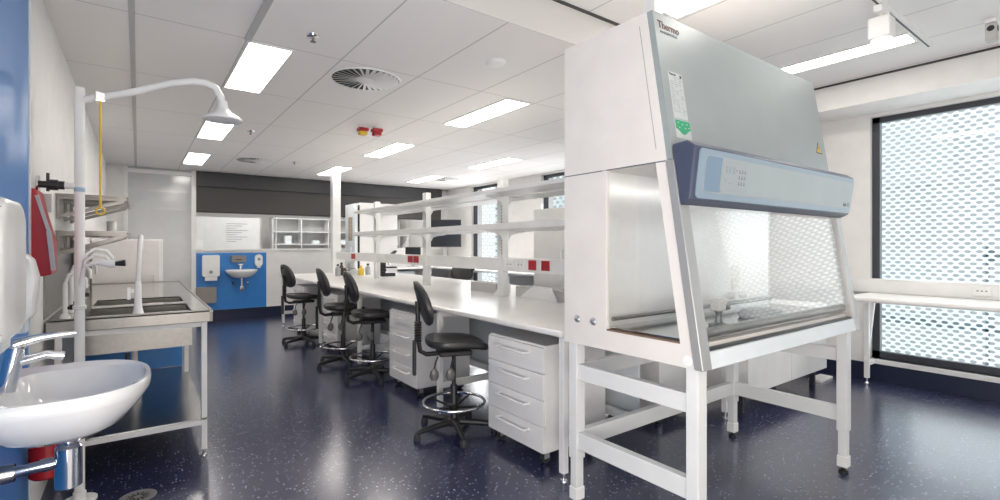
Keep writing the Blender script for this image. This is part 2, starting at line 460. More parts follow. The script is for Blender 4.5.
# ================================================================ CEILING FITTINGS
def ceiling_light(x0, x1, y0, y1, z, label):
    e = empty('ceiling_light', ((x0 + x1) / 2, (y0 + y1) / 2, z), label, 'ceiling light', 'recessed ceiling light panels')
    t = 0.014
    MB().box(x0, x1, y0, y0 + t, z - 0.010, z).box(x0, x1, y1 - t, y1, z - 0.010, z).box(x0, x0 + t, y0 + t, y1 - t, z - 0.010, z).box(x1 - t, x1, y0 + t, y1 - t, z - 0.010, z).build('frame', POWDER, e)
    MB().box(x0 + t, x1 - t, y0 + t, y1 - t, z - 0.006, z - 0.001).build('diffuser', LAMP, e)
    return e
L = ceiling_light
L(0.575, 0.865, 3.55, 4.71, 2.70, 'largest recessed light panel at upper left, above the shower head')
L(0.575, 0.865, 5.93, 7.09, 2.70, 'light panel directly behind the white shower head')
L(0.575, 0.865, 8.31, 9.47, 2.70, 'smallest light panel at left, near the grey glass door')
L(2.69, 2.98, 3.55, 4.71, 2.70, 'long light panel nearest the top left corner of the safety cabinet')
L(2.69, 2.98, 5.93, 7.09, 2.70, 'light panel just right of the red and yellow ceiling beacons')
L(2.69, 2.98, 8.31, 9.47, 2.70, 'small light panel partly behind the post that rises from the bench')
L(4.52, 4.81, 5.93, 7.09, 2.70, 'light panel above the middle of the bench shelves')
L(4.52, 4.81, 8.31, 9.47, 2.70, 'small light panel beside the dark vent over the shelves')
L(2.72, 3.03, 0.86, 2.03, 2.95, 'light panel cut by the top edge above the safety cabinet front')
L(4.62, 4.86, 1.14, 2.31, 2.95, 'long light panel above the right end of the safety cabinet, beside the spotlight')

def vent(x, y, r, label):
    e = empty('ceiling_vent', (x, y, 2.70), label, 'air vent', 'round swirl vents in the ceiling')
    MB().lathe([(r + 0.016, 0), (r + 0.013, -0.008), (r, -0.008), (r, 0)], (x, y, 2.70), 40).build('rim', POWDER, e)
    MB().lathe([(r, -0.001), (r, -0.0035)], (x, y, 2.70), 40).build('backing', GAP, e)
    mb = MB()
    for k in range(30):
        a = 2 * PI * k / 30; M = Matrix.Translation((x, y, 2.692)) @ Matrix.Rotation(a, 4, 'Z') @ Matrix.Rotation(math.radians(-28), 4, 'X')
        mb.box(0.055, r - 0.004, -0.014, 0.014, -0.001, 0.001, 0, M)
    mb.build('blades', POWDER, e)
    MB().lathe([(0, -0.016), (0.07, -0.014), (0.08, -0.004)], (x, y, 2.70), 24).build('hub', POWDER, e)
vent(1.48, 3.83, 0.262, 'large round swirl vent in the ceiling near the middle of the room')
vent(1.49, 8.50, 0.262, 'round swirl vent in the ceiling just in front of the dark blind at left')
vent(4.98, 8.60, 0.262, 'round swirl vent in the ceiling above the far end of the shelves')
def sprinkler(x, y, label):
    e = empty('sprinkler', (x, y, 2.70), label, 'sprinkler', 'ceiling sprinklers')
    MB().lathe([(0.042, 0), (0.038, -0.008), (0.018, -0.012)], (x, y, 2.70), 20).build('flange', CHROME, e)
    MB().lathe([(0.008, -0.012), (0.008, -0.035), (0.018, -0.038), (0.018, -0.042), (0, -0.044)], (x, y, 2.70), 14).build('head', STEEL, e)
sprinkler(0.90, 3.23, 'sprinkler head right of the largest ceiling light')
sprinkler(1.06, 6.35, 'small sprinkler right of the second light behind the shower head')
sprinkler(2.02, 8.30, 'small sprinkler on the ceiling in front of the dark blind')
def smoke(x, y, r, label):
    tag(MB().lathe([(0, -0.03), (r * 0.6, -0.028), (r * 0.85, -0.016), (r, 0)], (x, y, 2.70), 28).build('ceiling_speaker', POWDER), label, 'speaker')
smoke(2.10, 2.90, 0.075, 'white round ceiling disc above the near end of the bench')
def beacon(x, y, m, label):
    e = empty('alarm_beacon', (x, y, 2.70), label, 'alarm beacon', 'alarm beacons on the ceiling')
    MB().lathe([(0.05, 0), (0.05, -0.02), (0.03, -0.022)], (x, y, 2.70), 16).build('mount', POWDER, e)
    MB().box(x - 0.055, x + 0.055, y - 0.05, y + 0.05, 2.642, 2.678, 0.006).build('base', RED, e)
    MB().box(x - 0.045, x + 0.045, y - 0.042, y + 0.042, 2.598, 2.642, 0.012).build('lens', m, e)
beacon(2.03, 5.35, YELLOW, 'yellow ceiling alarm beacon with red base')
beacon(2.175, 5.30, RED, 'all red ceiling alarm beacon right of the yellow one')

# track with spotlight in the raised ceiling
tr = empty('lighting_track', (4.3, 1.10, 2.95), 'white lighting track with dark slot on the raised ceiling', 'lighting track')
MB().box(3.2, 5.02, 1.082, 1.118, 2.915, 2.95).build('channel', POWDER, tr)
MB().box(3.25, 4.98, 1.094, 1.106, 2.9125, 2.915).build('slot', BLACK, tr)
sp = empty('track_spotlight', (3.90, 1.10, 2.9125), 'white cube headed spotlight hanging from the ceiling track', 'spotlight')
MB().box(3.83, 3.97, 1.075, 1.125, 2.868, 2.9125, 0.004).build('adaptor', POWDER, sp)
MB().cyl((3.90, 1.10, 2.84), (3.90, 1.10, 2.868), 0.012).build('stem', POWDER, sp)
MB().box(3.835, 3.965, 1.04, 1.16, 2.70, 2.84, 0.012).build('head', POWDER, sp)
MB().lathe([(0, -0.004), (0.05, -0.003), (0.055, 0.0)], (3.90, 1.10, 2.70), 24).build('lens', mat('spot_lens', (1, 0.97, 0.92), 0.4, emit=3.0, var=0), sp)
se = empty('wall_sensor', (4.85, 0.73, 2.95), 'small grey box sensor with dark round eye under the ceiling at far right', 'sensor')
MB().box(4.80, 4.90, 0.70, 0.76, 2.925, 2.95).build('mount', POWDER, se)
MB().box(4.815, 4.895, 0.70, 0.76, 2.80, 2.925, 0.008).build('housing', GREYBOX, se)
MB().cyl((4.813, 0.73, 2.885), (4.818, 0.73, 2.885), 0.02).cyl((4.855, 0.697, 2.885), (4.855, 0.702, 2.885), 0.02).build('eye', BLACK, se)

# roller blind over the back window
rb = empty('roller_blind', (3.3, YB - 0.06, 2.68), 'charcoal roller blind half lowered over the back window', 'blind')
MB().box(0.84, 5.84, YB - 0.05, YB - 0.044, 1.975, 2.44).build('fabric', BLIND, rb)
MB().box(0.84, 5.84, YB - 0.10, YB - 0.01, 2.42, 2.69, 0.008).build('pelmet', mat('charcoal_pelmet', (0.045, 0.045, 0.048), 0.5), rb)
MB().box(0.84, 5.84, YB - 0.055, YB - 0.038, 1.955, 1.98).build('bottom_bar', BLACK, rb)

# ================================================================ ISLAND BENCH
BX0, BX1, BY0, BY1, BZ = 1.93, 3.77, 2.03, 8.95, 0.87
SX = 2.85
bench = empty('island_bench', (SX, 5.4, 0), 'long white island bench in the middle of the room', 'laboratory bench')
MB().box(BX0, BX1, BY0, BY1, BZ - 0.036, BZ, 0.012).build('worktop', BENCH, bench)
for y in (2.06, 3.50, 5.30, 6.74, 8.85):
    for x in (1.975, 3.72):
        lg = MB().box(x - 0.02, x + 0.02, y - 0.02, y + 0.02, 0.05, BZ - 0.036, 0.003).build('leg', POWDER, bench)
        MB().cyl((x, y, 0.012), (x, y, 0.05), 0.007, 10).lathe([(0.022, 0), (0.020, 0.012), (0.008, 0.014)], (x, y, 0), 14).build('foot', CHROME, lg)
    MB().box(1.995, 3.70, y - 0.018, y + 0.018, BZ - 0.09, BZ - 0.038).box(1.995, 3.70, y - 0.015, y + 0.015, 0.20, 0.25).build('cross_rail', POWDER, bench)
MB().box(2.60, 2.64, 2.06, 8.85, 0.20, 0.25).build('stretcher', POWDER, bench)
MB().box(2.70, 2.72, 2.10, 8.83, 0.16, BZ - 0.04).build('back_panel', PALE, bench)
# service spine
spine = empty('service_spine', (SX, 5.4, BZ), 'white service spine with two tiers of shelves standing along the island bench', 'shelving')
for i, y in enumerate((2.26, 3.82, 5.38, 6.94)):
    MB().box(SX - 0.035, SX + 0.035, y - 0.045, y + 0.045, BZ, 2.005, 0.004).build('upright', POWDER, spine)
MB().box(SX - 0.03, SX + 0.03, 2.2, 8.69, 1.115, 1.243, 0.004).build('service_rail', POWDER, spine)
for z, th in ((1.50, 0.055), (1.825, 0.036)):
    for s in (-1, 1):
        xa, xb = (SX - 0.33, SX - 0.036) if s < 0 else (SX + 0.036, SX + 0.33)
        MB().box(xa, xb, 2.15, 7.03, z, z + th, 0.006).build('shelf', POWDER, spine)
    for y in (3.82, 5.38, 6.94):
        for s in (-1, 1):
            pr = [(SX + s * 0.036, z), (SX + s * 0.24, z), (SX + s * 0.23, z - 0.012), (SX + s * 0.12, z - 0.025), (SX + s * 0.06, z - 0.045), (SX + s * 0.036, z - 0.09)]
            MB().prism(pr, 'Y', y - 0.05, y - 0.044).build('bracket', POWDER, spine)
mb = MB()
for y in (2.26, 3.82, 5.38, 6.94):
    for k in range(22): mb.box(SX - 0.0375, SX - 0.035, y - 0.03, y - 0.024, 1.28 + k * 0.03, 1.292 + k * 0.03)
mb.build('slot_strip', GAP, spine)
for y in (2.85, 4.35):
    MB().lathe([(0.03, 0.0), (0.03, -0.008), (0.012, -0.025), (0.008, -0.035)], (SX - 0.01, y, 1.115), 14).build('gas_outlet', BLACK, spine)

def socket(y, m, label, grp, w=0.10, dark=RED):
    x = SX - 0.0305
    e = empty('power_outlet', (x, y, 1.19), label, 'power outlet', grp)
    MB().box(x - 0.012, x, y - w / 2, y + w / 2, 1.142, 1.228, 0.004).build('plate', m, e)
    k = MB()
    for dy in (-0.022, 0.022):
        k.box(x - 0.0135, x - 0.012, y + dy - 0.005, y + dy + 0.005, 1.178, 1.190)
    k.build('pin_holes', INK, e)
    MB().box(x - 0.016, x - 0.012, y - 0.012, y + 0.012, 1.207, 1.219).build('switch', m, e)
socket(3.16, RED, 'red power outlet on the spine rail, the one nearest the safety cabinet', 'red power outlets on the spine')
socket(3.335, RED, 'red power outlet on the spine rail, left of the one nearest the cabinet', 'red power outlets on the spine')
socket(5.60, RED, 'right one of the middle pair of red outlets on the spine rail', 'red power outlets on the spine', 0.13)
socket(5.76, RED, 'left one of the middle pair of red outlets on the spine rail', 'red power outlets on the spine', 0.13)
socket(7.83, RED, 'far red power outlet on the spine rail near the tall post', 'red power outlets on the spine', 0.16)
socket(3.66, PLASTIC, 'white power outlet with dark pin holes left of the near red outlets', 'white power outlets on the spine', 0.11)
socket(3.50, PLASTIC, 'plain white outlet plate next to the near red outlets', 'white power outlets on the spine', 0.10)

# trays on the bench
t1 = empty('tray', (2.86, 4.18, BZ), 'grey card tray with white sloped end, left of the near upright on the bench', 'tray')
MB().box(2.93, 3.07, 4.04, 4.52, BZ, BZ + 0.10, 0.003).build('body', GREYBOX, t1)
MB().prism([(2.90, BZ), (3.06, BZ), (3.06, BZ + 0.105), (2.99, BZ + 0.105)], 'Y', 3.97, 4.035).build('end_flap', PLASTIC, t1)
t2 = empty('tray', (2.86, 3.1, BZ), 'long low grey tray with white end standing on the bench beside the safety cabinet', 'tray')
MB().box(2.93, 3.09, 3.02, 3.72, BZ, BZ + 0.10, 0.003).build('body', GREYBOX, t2)
MB().box(2.93, 3.09, 2.62, 3.015, BZ, BZ + 0.095, 0.003).build('end_flap', PLASTIC, t2)
t3 = MB().prism([(3.30, BZ), (3.52, BZ + 0.12), (3.28, BZ + 0.12), (3.02, BZ)], 'Z', 0, 0.0001) if False else MB().prism([(3.10, BZ + 0.001), (3.62, BZ + 0.001), (3.44, BZ + 0.112), (3.20, BZ + 0.118)], 'X', 2.896, 2.915)
tag(t3.build('stand_card', PLASTIC), 'bright white trapezoid card leaning upright against the long grey tray', 'card')

# bottles and microscope on the far part of the bench
CLEAR = mat('cloudy_glass', (0.42, 0.43, 0.43), 0.15)
def bottle(x, y, h, r, m, capm, label):
    e = empty('bottle', (x, y, BZ), label, 'bottle', 'bottles and jars at the far end of the bench')
    MB().lathe([(r * 0.9, 0), (r, 0.008), (r, h * 0.62), (r * 0.45, h * 0.78), (r * 0.42, h * 0.86)], (x, y, BZ), 16).build('body', m, e)
    MB().lathe([(r * 0.5, h * 0.86), (r * 0.5, h * 0.985), (r * 0.4, h)], (x, y, BZ), 14).build('cap', capm, e)
yb = 7.9
bottle(ray(338) * yb, yb, 0.19, 0.042, CLEAR, BLACK, 'grey glass bottle with black cap, leftmost of the far bench bottles')
bottle(ray(344.5) * yb, yb, 0.15, 0.040, BROWN, PLASTIC, 'dark brown bottle beside the leftmost bottles on the far bench')
bottle(ray(361) * yb, yb, 0.16, 0.045, AMBER, YELLOW, 'yellow bottle on the far part of the bench')
bottle(ray(368) * yb, yb, 0.19, 0.045, CLEAR, BLACK, 'grey glass bottle with black cap right of the yellow bottle')
bottle(ray(341.5) * 8.1, 8.1, 0.21, 0.040, BROWN, BLACK, 'tall brown bottle behind the leftmost bottles on the far bench')
bottle(ray(349) * 7.7, 7.7, 0.11, 0.035, CLEAR, BLACK, 'short grey jar with black lid between the far bench bottles')
h1 = empty('stirrer', (ray(353) * 8.05, 8.05, BZ), 'grey tabletop instrument between the bottles on the far bench', 'instrument')
cx = ray(353) * 8.05
MB().box(cx - 0.11, cx + 0.09, 8.0, 8.2, BZ, BZ + 0.10, 0.01).build('base', PALE, h1)
MB().lathe([(0.06, 0.10), (0.075, 0.11), (0.07, 0.20), (0.03, 0.215)], (cx, 8.1, BZ), 18).build('vessel', SILVERPLATE, h1)
mc = empty('microscope', (ray(388) * 7.4, 7.4, BZ), 'black and white microscope standing on the bench behind the spine', 'microscope')
mx_, my_ = ray(388) * 7.4, 7.4
MB().prism(rrect(mx_ - 0.13, mx_ + 0.10, my_ - 0.09, my_ + 0.09, 0.03), 'Z', BZ, BZ + 0.05).build('base', BLACK, mc)
MB().prism([(mx_ - 0.13, BZ + 0.05), (mx_ - 0.06, BZ + 0.05), (mx_ - 0.05, BZ + 0.27), (mx_ + 0.06, BZ + 0.29), (mx_ + 0.06, BZ + 0.34), (mx_ - 0.13, BZ + 0.33)], 'Y', my_ - 0.04, my_ + 0.04).build('arm', BLACK, mc)
MB().box(mx_ - 0.03, mx_ + 0.12, my_ - 0.08, my_ + 0.08, BZ + 0.13, BZ + 0.15).build('stage', BLACK, mc)
MB().cyl((mx_ + 0.03, my_, BZ + 0.18), (mx_ + 0.03, my_, BZ + 0.29), 0.025).build('objective', CHROME, mc)
MB().cyl((mx_ + 0.04, my_ - 0.03, BZ + 0.33), (mx_ + 0.13, my_ - 0.03, BZ + 0.40), 0.018).cyl((mx_ + 0.04, my_ + 0.03, BZ + 0.33), (mx_ + 0.13, my_ + 0.03, BZ + 0.40), 0.018).build('eyepiece', BLACK, mc)
MB().cyl((mx_ - 0.09, my_ - 0.075, BZ + 0.10), (mx_ - 0.09, my_ - 0.04, BZ + 0.10), 0.03).build('focus_knob', BLACK, mc)

# ================================================================ PEDESTALS
def pedestal(x0, y0, y1, label, d=0.56, flip=False):
    """drawers face -X (flip: +X)"""
    e = empty('drawer_pedestal', (x0 + d / 2, (y0 + y1) / 2, 0), label, 'drawer unit', 'mobile drawer pedestals under the bench')
    zb, zt = 0.085, 0.745; s = -1 if not flip else 1
    xf = x0 if not flip else x0 + d
    MB().box(x0 + (0.02 if not flip else 0), x0 + d - (0 if not flip else 0.02), y0, y1, zb, zt, 0.002).build('carcass', WHITE, e)
    n = 4; hh = (zt - zb - 0.012) / n
    for k in range(n):
        za = zb + k * hh
        xa, xb = sorted((xf, xf - s * 0.019))
        dr = MB().box(xa, xb, y0 + 0.001, y1 - 0.001, za + 0.002, za + hh - 0.002, 0.0025).build('drawer', WHITE, e)
        zc = za + hh * 0.70; ya, yb_ = (y0 + y1) / 2 - 0.15, (y0 + y1) / 2 + 0.15
        xo = xf + s * 0.040
        MB().tube([(xf, ya, zc), (xo, ya, zc), (xo, ya + 0.004, zc), (xo, yb_ - 0.004, zc), (xo, yb_, zc), (xf, yb_, zc)], 0.0085, 10).build('handle', POWDER, dr)
    for cx in (x0 + 0.07, x0 + d - 0.07):
        for cy in (y0 + 0.06, y1 - 0.06):
            w = MB().cyl((cx, cy - 0.014, 0.032), (cx, cy + 0.014, 0.032), 0.032, 18).build('castor', DARK, e)
            MB().box(cx - 0.02, cx + 0.02, cy - 0.02, cy + 0.02, 0.068, 0.085).box(cx - 0.02, cx + 0.02, cy - 0.019, cy - 0.015, 0.03, 0.068).box(cx - 0.02, cx + 0.02, cy + 0.015, cy + 0.019, 0.03, 0.068).build('fork', SILVERPLATE, w)
    return e
pedestal(1.985, 2.25, 2.83, 'white four drawer pedestal in front, nearest the safety cabinet stand')
pedestal(1.985, 3.94, 4.52, 'white four drawer pedestal between the two nearest stools')
pedestal(1.985, 6.08, 6.66, 'white four drawer pedestal partly hidden behind the third stool')
pedestal(1.985, 7.62, 8.20, 'white four drawer pedestal at the far end behind the last stool')
pedestal(3.14, 2.25, 2.83, 'white pedestal on the far side of the bench, seen through the cabinet stand', flip=True)

# ================================================================ STOOLS (facing +X at the origin)
def make_stool():
    e = empty('lab_stool', (0, 0, 0), 'stool', 'stool', 'black laboratory stools along the bench')
    # seat: thick saddle pad
    mb = MB(); N, R = 26, 9; top = []
    def seat_out(a):
        ca, sa = math.cos(a), math.sin(a); n = 3.2
        r = (abs(ca) ** n + abs(sa) ** n) ** (-1 / n)
        return 0.225 * r * ca, 0.225 * r * sa * (1.0 - 0.10 * ca)
    v = []; f = []
    rings = [(0.0, 0.0), (0.3, 0.001), (0.6, 0.006), (0.85, 0.012), (0.97, 0.008), (1.0, -0.010), (0.985, -0.030), (0.9, -0.042), (0.5, -0.046), (0.0, -0.046)]
    for s, dz in rings:
        for k in range(N):
            a = 2 * PI * k / N; x, y = seat_out(a)
            x *= max(s, 0.001); y *= max(s, 0.001)
            sag = 0.020 * (y / 0.22) ** 2 - 0.032 * max(0, x / 0.22) ** 2.5 + 0.018 * max(0, -x / 0.22) ** 2
            v.append((x + 0.02, y * 0.92, 0.658 + dz + sag))
    for i in range(len(rings) - 1):
        for k in range(N): f.append((i * N + k, i * N + (k + 1) % N, (i + 1) * N + (k + 1) % N, (i + 1) * N + k))
    mb._add(v, f, True); mb.build('seat', PUPAD, e)
    # backrest: curved oval shell with a hand hole
    mb = MB(); cx0, cz0 = -0.235, 0.945; tilt = math.radians(15)
    NA = 28; hole = (0.0, 0.105, 0.038, 0.014)
    def bp(y, z, off):
        curve = 0.35 * y * y * 2.2
        th = 0.018 + 0.012 * max(0, 1 - (z / 0.17) ** 2)
        return (cx0 + curve + off * th - math.tan(tilt) * z, y, cz0 + z)
    rr = [1.0, 0.97, 0.85, 0.7, 0.5, 0.3, 0.12]
    def ring(s, off):
        out = []
        for k in range(NA):
            a = 2 * PI * k / NA; ca, sa = math.cos(a), math.sin(a); n = 2.4
            r = (abs(ca) ** n + abs(sa) ** n) ** (-1 / n)
            oy, oz = 0.180 * r * ca * (1 - 0.16 * sa), 0.160 * r * sa
            hy, hz = hole[0] + hole[2] * ca, hole[1] + hole[3] * sa
            out.append(bp(hy + (oy - hy) * s, hz + (oz - hz) * s, off))
        return out
    seq = [(0.0, 0.5), (0.06, 1.0), (0.4, 1.0), (0.7, 1.0), (0.9, 0.95), (0.98, 0.6), (1.0, 0.0), (0.98, -0.5), (0.9, -0.8), (0.7, -0.9), (0.4, -0.9), (0.06, -0.9), (0.0, -0.5)]
    v = []; f = []
    for s, off in seq: v += ring(s, off)
    n = len(seq)
    for i in range(n):
        j = (i + 1) % n
        for k in range(NA): f.append((i * NA + k, i * NA + (k + 1) % NA, j * NA + (k + 1) % NA, j * NA + k))
    mb._add(v, f, True); mb.build('backrest', PUPAD, e)
    # back bracket with ribbed cover
    mb = MB().tube([(-0.06, 0, 0.580), (-0.20, 0, 0.575), (-0.245, 0, 0.60), (-0.262, 0, 0.70), (-0.263, 0, 0.86), (-0.268, 0, 0.96)], 0.017, 10)
    mb.build('back_bracket', BLACK, e)
    mb = MB()
    for k in range(8): mb.lathe([(0.020, 0), (0.028, 0.006), (0.028, 0.012), (0.020, 0.018)], (-0.262, 0, 0.665 + k * 0.019), 12)
    mb.build('ribbed_sleeve', BLACK, e)
    MB().box(-0.30, -0.275, -0.025, 0.025, 0.43, 0.68, 0.008).build('bracket_cover', BLACK, e)
    # mechanism and levers
    MB().box(-0.12, 0.12, -0.09, 0.09, 0.565, 0.600, 0.01).build('seat_plate', BLACK, e)
    for y, x in ((-0.085, -0.13), (-0.115, -0.02)):
        lv = MB().tube([(x, y, 0.572), (x - 0.02, y - 0.02, 0.54), (x - 0.03, y - 0.02, 0.49)], 0.006, 8).build('lever', BLACK, e)
        MB().lathe([(0, -0.072), (0.022, -0.066), (0.034, -0.040), (0.031, -0.010), (0.016, 0.014), (0, 0.016)], (x - 0.03, y - 0.02, 0.478), 14, sy=0.5).build('paddle', mat('dark_grey_paddle', (0.13, 0.13, 0.13), 0.3), lv)
    # column
    MB().cyl((0, 0, 0.30), (0, 0, 0.57), 0.0155, 16).build('gas_lift', BLACK, e)
    MB().lathe([(0.036, 0.055), (0.034, 0.08), (0.026, 0.10), (0.026, 0.335), (0.02, 0.345)], (0, 0, 0), 18).build('column', BLACK, e)
    # foot ring
    fr = MB().tube(arc((0, 0, 0.215), 0.225, 0, 360 - 360 / 40, 39, 'XY'), 0.0105, 10, closed=True).build('foot_ring', CHROME, e)
    mb = MB()
    for k in range(4):
        a = PI / 4 + k * PI / 2; mb.cyl((0.02 * math.cos(a), 0.02 * math.sin(a), 0.175), (0.222 * math.cos(a), 0.222 * math.sin(a), 0.213), 0.008, 8)
    mb.lathe([(0.032, 0.155), (0.036, 0.16), (0.036, 0.20), (0.03, 0.205)], (0, 0, 0), 16)
    mb.build('ring_hub', BLACK, fr)
    MB().lathe([(0, 0.045), (0.05, 0.047), (0.055, 0.065), (0.045, 0.092), (0.03, 0.10)], (0, 0, 0), 20).build('base_hub', BLACK, e)
    for k in range(5):
        a = math.radians(72 * k + 200); ca, sa = math.cos(a), math.sin(a)
        P = lambda r, z: (r * ca, r * sa, z)
        leg = MB().tube([P(0.03, 0.072), P(0.15, 0.066), P(0.27, 0.054), P(0.305, 0.045)], 0.02, 10, rs=[0.025, 0.022, 0.018, 0.016]).build('base_leg', BLACK, e)
        MB().lathe([(0.026, 0.0), (0.027, 0.012), (0.022, 0.035), (0.012, 0.046)], P(0.297, 0), 14).build('glide', DARK, leg)
    return e
ST = make_stool()
ST.location = (1.865, 3.10, 0); ST.rotation_euler = (0, 0, math.radians(-20)); ST['label'] = 'black stool with chrome foot ring nearest the camera, beside the front pedestal'
dup(ST, (1.95, 4.86, 0), math.radians(-8), 'second black stool from the front, left of the middle pedestal')
dup(ST, (1.90, 5.62, 0), math.radians(-6), 'third black stool from the front, overlapping the second one')
dup(ST, (1.86, 7.14, 0), math.radians(8), 'black stool farthest along the bench, nearest the blue splash panel')
s5 = dup(ST, (4.10, 6.62, 0), math.radians(230), 'black stool behind the bench, only its backrest showing below the spine rail')

# ================================================================ SAFETY CABINET
CX0, CX1 = 1.815, 3.475
def yf(z): return 1.10 + (z - 0.86) * 0.156
CB = 1.887; ZT = 2.395; ZS = 1.722
bsc = empty('safety_cabinet', ((CX0 + CX1) / 2, 1.5, 0.855), 'large white biological safety cabinet with slanted blue grey front on its stand', 'safety cabinet')
MB().prism([(CB, ZS), (CB, ZT), (yf(ZT) + 0.03, ZT), (yf(ZS) + 0.03, ZS)], 'X', CX0, CX1).build('hood', BSC_WHITE, bsc)
MB().prism([(yf(ZS) + 0.03, ZS), (yf(ZT) + 0.03, ZT), (yf(ZT), ZT + 0.001), (yf(ZS), ZS)], 'X', CX0 + 0.004, CX1 - 0.001).build('front_panel', BSC_FRONT, bsc)
MB().box(CX0 - 0.0008, CX0 + 0.001, yf(ZS) + 0.035, CB - 0.001, ZS - 0.0025, ZS + 0.0025).build('seam', INKGREY, bsc)
MB().prism([(yf(1.78) + 0.075, 1.78), (yf(ZT - 0.05) + 0.075, ZT - 0.05), (yf(ZT - 0.05) + 0.072, ZT - 0.05), (yf(1.78) + 0.072, 1.78)], 'X', CX0 - 0.0006, CX0 + 0.001).build('seam', GREYKNOB, bsc)
sd = MB().box(CX0, CX0 + 0.02, 1.622, CB, 0.95, ZS).box(CX1 - 0.02, CX1, 1.622, CB, 0.95, ZS).box(CX0 + 0.02, CX1 - 0.02, CB - 0.02, CB, 0.95, ZS)
sd.build('rear_plenum', BSC_WHITE, bsc)
MB().prism([(CB, 0.856), (CB, 0.95), (yf(0.95) + 0.03, 0.95), (yf(0.856) + 0.03, 0.856)], 'X', CX0, CX1).build('base', BSC_WHITE, bsc)
# side frames and side windows
for x0, x1, xs in ((CX0, CX0 + 0.022, 1), (CX1 - 0.022, CX1, -1)):
    MB().prism([(yf(0.95) + 0.085, 0.95), (yf(ZS) + 0.085, ZS), (yf(ZS) + 0.03, ZS), (yf(0.95) + 0.03, 0.95)], 'X', x0, x1).build('side_frame', BSC_WHITE, bsc)
    MB().prism([(1.622, 0.95), (1.622, ZS), (1.600, ZS), (1.600, 0.95)], 'X', x0 - 0.002, x1).build('side_frame', BSC_WHITE, bsc)
    xm = (x0 + x1) / 2
    MB().prism([(1.600, 0.952), (1.600, ZS - 0.002), (yf(ZS) + 0.086, ZS - 0.002), (yf(0.95) + 0.086, 0.952)], 'X', xm - 0.003, xm + 0.003).build('side_window', SASH, bsc)
    MB().prism([(1.600, 0.95), (1.600, 0.957), (yf(0.95) + 0.085, 0.957), (yf(0.95) + 0.085, 0.95)], 'X', x0 + 0.002, x1 - 0.002).build('window_seal', mat('brown_seal', (0.20, 0.13, 0.09), 0.6), bsc)
MB().box(CX0 + 0.022, CX1 - 0.022, 1.602, 1.609, 0.95, ZS).build('back_panel', PERF_STEEL, bsc)
MB().box(CX0 + 0.024, CX1 - 0.024, 1.17, 1.60, 0.951, 0.968, 0.003).build('work_tray', STEEL_TOP, bsc)
MB().cyl((CX0 + 0.03, 1.585, 1.005), (CX1 - 0.03, 1.585, 1.005), 0.010, 10).build('rear_rail', STEEL, bsc)
# front frame: jambs, bottom bar, sash
for x0, x1 in ((CX0 - 0.012, CX0 + 0.055), (CX1 - 0.05, CX1 + 0.012)):
    MB().prism([(yf(0.857) + 0.029, 0.857), (yf(ZS) + 0.029, ZS), (yf(ZS) - 0.012, ZS), (yf(0.857) - 0.012, 0.857)], 'X', x0, x1, 0.004).build('front_jamb', mat('jamb_steel', (0.42, 0.42, 0.415), 0.4, 0.45), bsc)
MB().prism([(yf(0.857) + 0.028, 0.857), (yf(0.925) + 0.028, 0.925), (yf(0.925) - 0.010, 0.925), (yf(0.857) - 0.010, 0.857)], 'X', CX0 + 0.056, CX1 - 0.051, 0.003).build('bottom_bar', PALE, bsc)
MB().prism([(yf(0.925) + 0.026, 0.925), (yf(0.935) + 0.026, 0.935), (yf(0.935) + 0.002, 0.935), (yf(0.925) + 0.002, 0.925)], 'X', CX0 + 0.056, CX1 - 0.051).build('bottom_seal', BLACK, bsc)
MB().cyl((CX0 + 0.057, yf(0.99) + 0.045, 0.985), (CX1 - 0.052, yf(0.99) + 0.045, 0.985), 0.022, 14).build('air_grille', STEEL, bsc)
MB().prism([(yf(0.935) + 0.012, 0.935), (yf(ZS) + 0.012, ZS), (yf(ZS) + 0.004, ZS), (yf(0.935) + 0.004, 0.935)], 'X', CX0 + 0.056, CX1 - 0.051).build('sash', SASH, bsc)
MB().box(CX0 + 0.03, CX1 - 0.03, 1.255, 1.60, ZS - 0.004, ZS - 0.001).build('inner_ceiling', BSC_WHITE, bsc)
lt = MB().box(CX0 + 0.10, CX1 - 0.10, 1.275, 1.345, ZS - 0.03, ZS - 0.005, 0.004).build('work_lamp', POWDER, bsc)
MB().cyl((CX0 + 0.12, 1.31, ZS - 0.042), (CX1 - 0.12, 1.31, ZS - 0.042), 0.013, 12).build('tube', mat('work_tube', (1, 0.99, 0.97), 0.4, emit=4.0, var=0), lt)  # unseen glowing tube, added to brighten the cabinet interior
# console
cp = [(yf(1.78) - 0.013, 1.785), (1.160, 1.792), (1.122, 1.765), (1.148, 1.548), (1.19, 1.530), (yf(1.53) - 0.013, 1.535)]
MB().prism(cp, 'X', CX0 - 0.012, CX1 + 0.012, 0.006).build('console', CONSOLE, bsc)
nrm = Vector((0, 1.548 - 1.765, 1.122 - 1.148)).normalized()      # across the console face
upv = Vector((0, 1.122 - 1.148, 1.765 - 1.548)).normalized()
outv = Vector((1, 0, 0)).cross(upv)
if outv.y > 0: outv = -outv
FH = math.hypot(1.122 - 1.148, 1.765 - 1.548)
def face_M(x, h, lift):
    o = Vector((x, 1.148, 1.548)) + upv * h + outv * lift
    X = Vector((1, 0, 0))
    return Matrix(((X.x, upv.x, outv.x, o.x), (X.y, upv.y, outv.y, o.y), (X.z, upv.z, outv.z, o.z), (0, 0, 0, 1)))
def face_plate(name, x0, x1, h0, h1, lift, th, m, r=0.02, parent=None):
    M = face_M(0, 0, lift); poly = rrect(x0, x1, h0, h1, r)
    mb = MB(); n = len(poly)
    v = [(p[0], p[1], 0) for p in poly] + [(p[0], p[1], th) for p in poly]
    f = [tuple(range(n))[::-1], tuple(range(n, 2 * n))] + [(i, (i + 1) % n, n + (i + 1) % n, n + i) for i in range(n)]
    mb._add(v, f, False, M)
    return mb.build(name, m, parent or bsc)
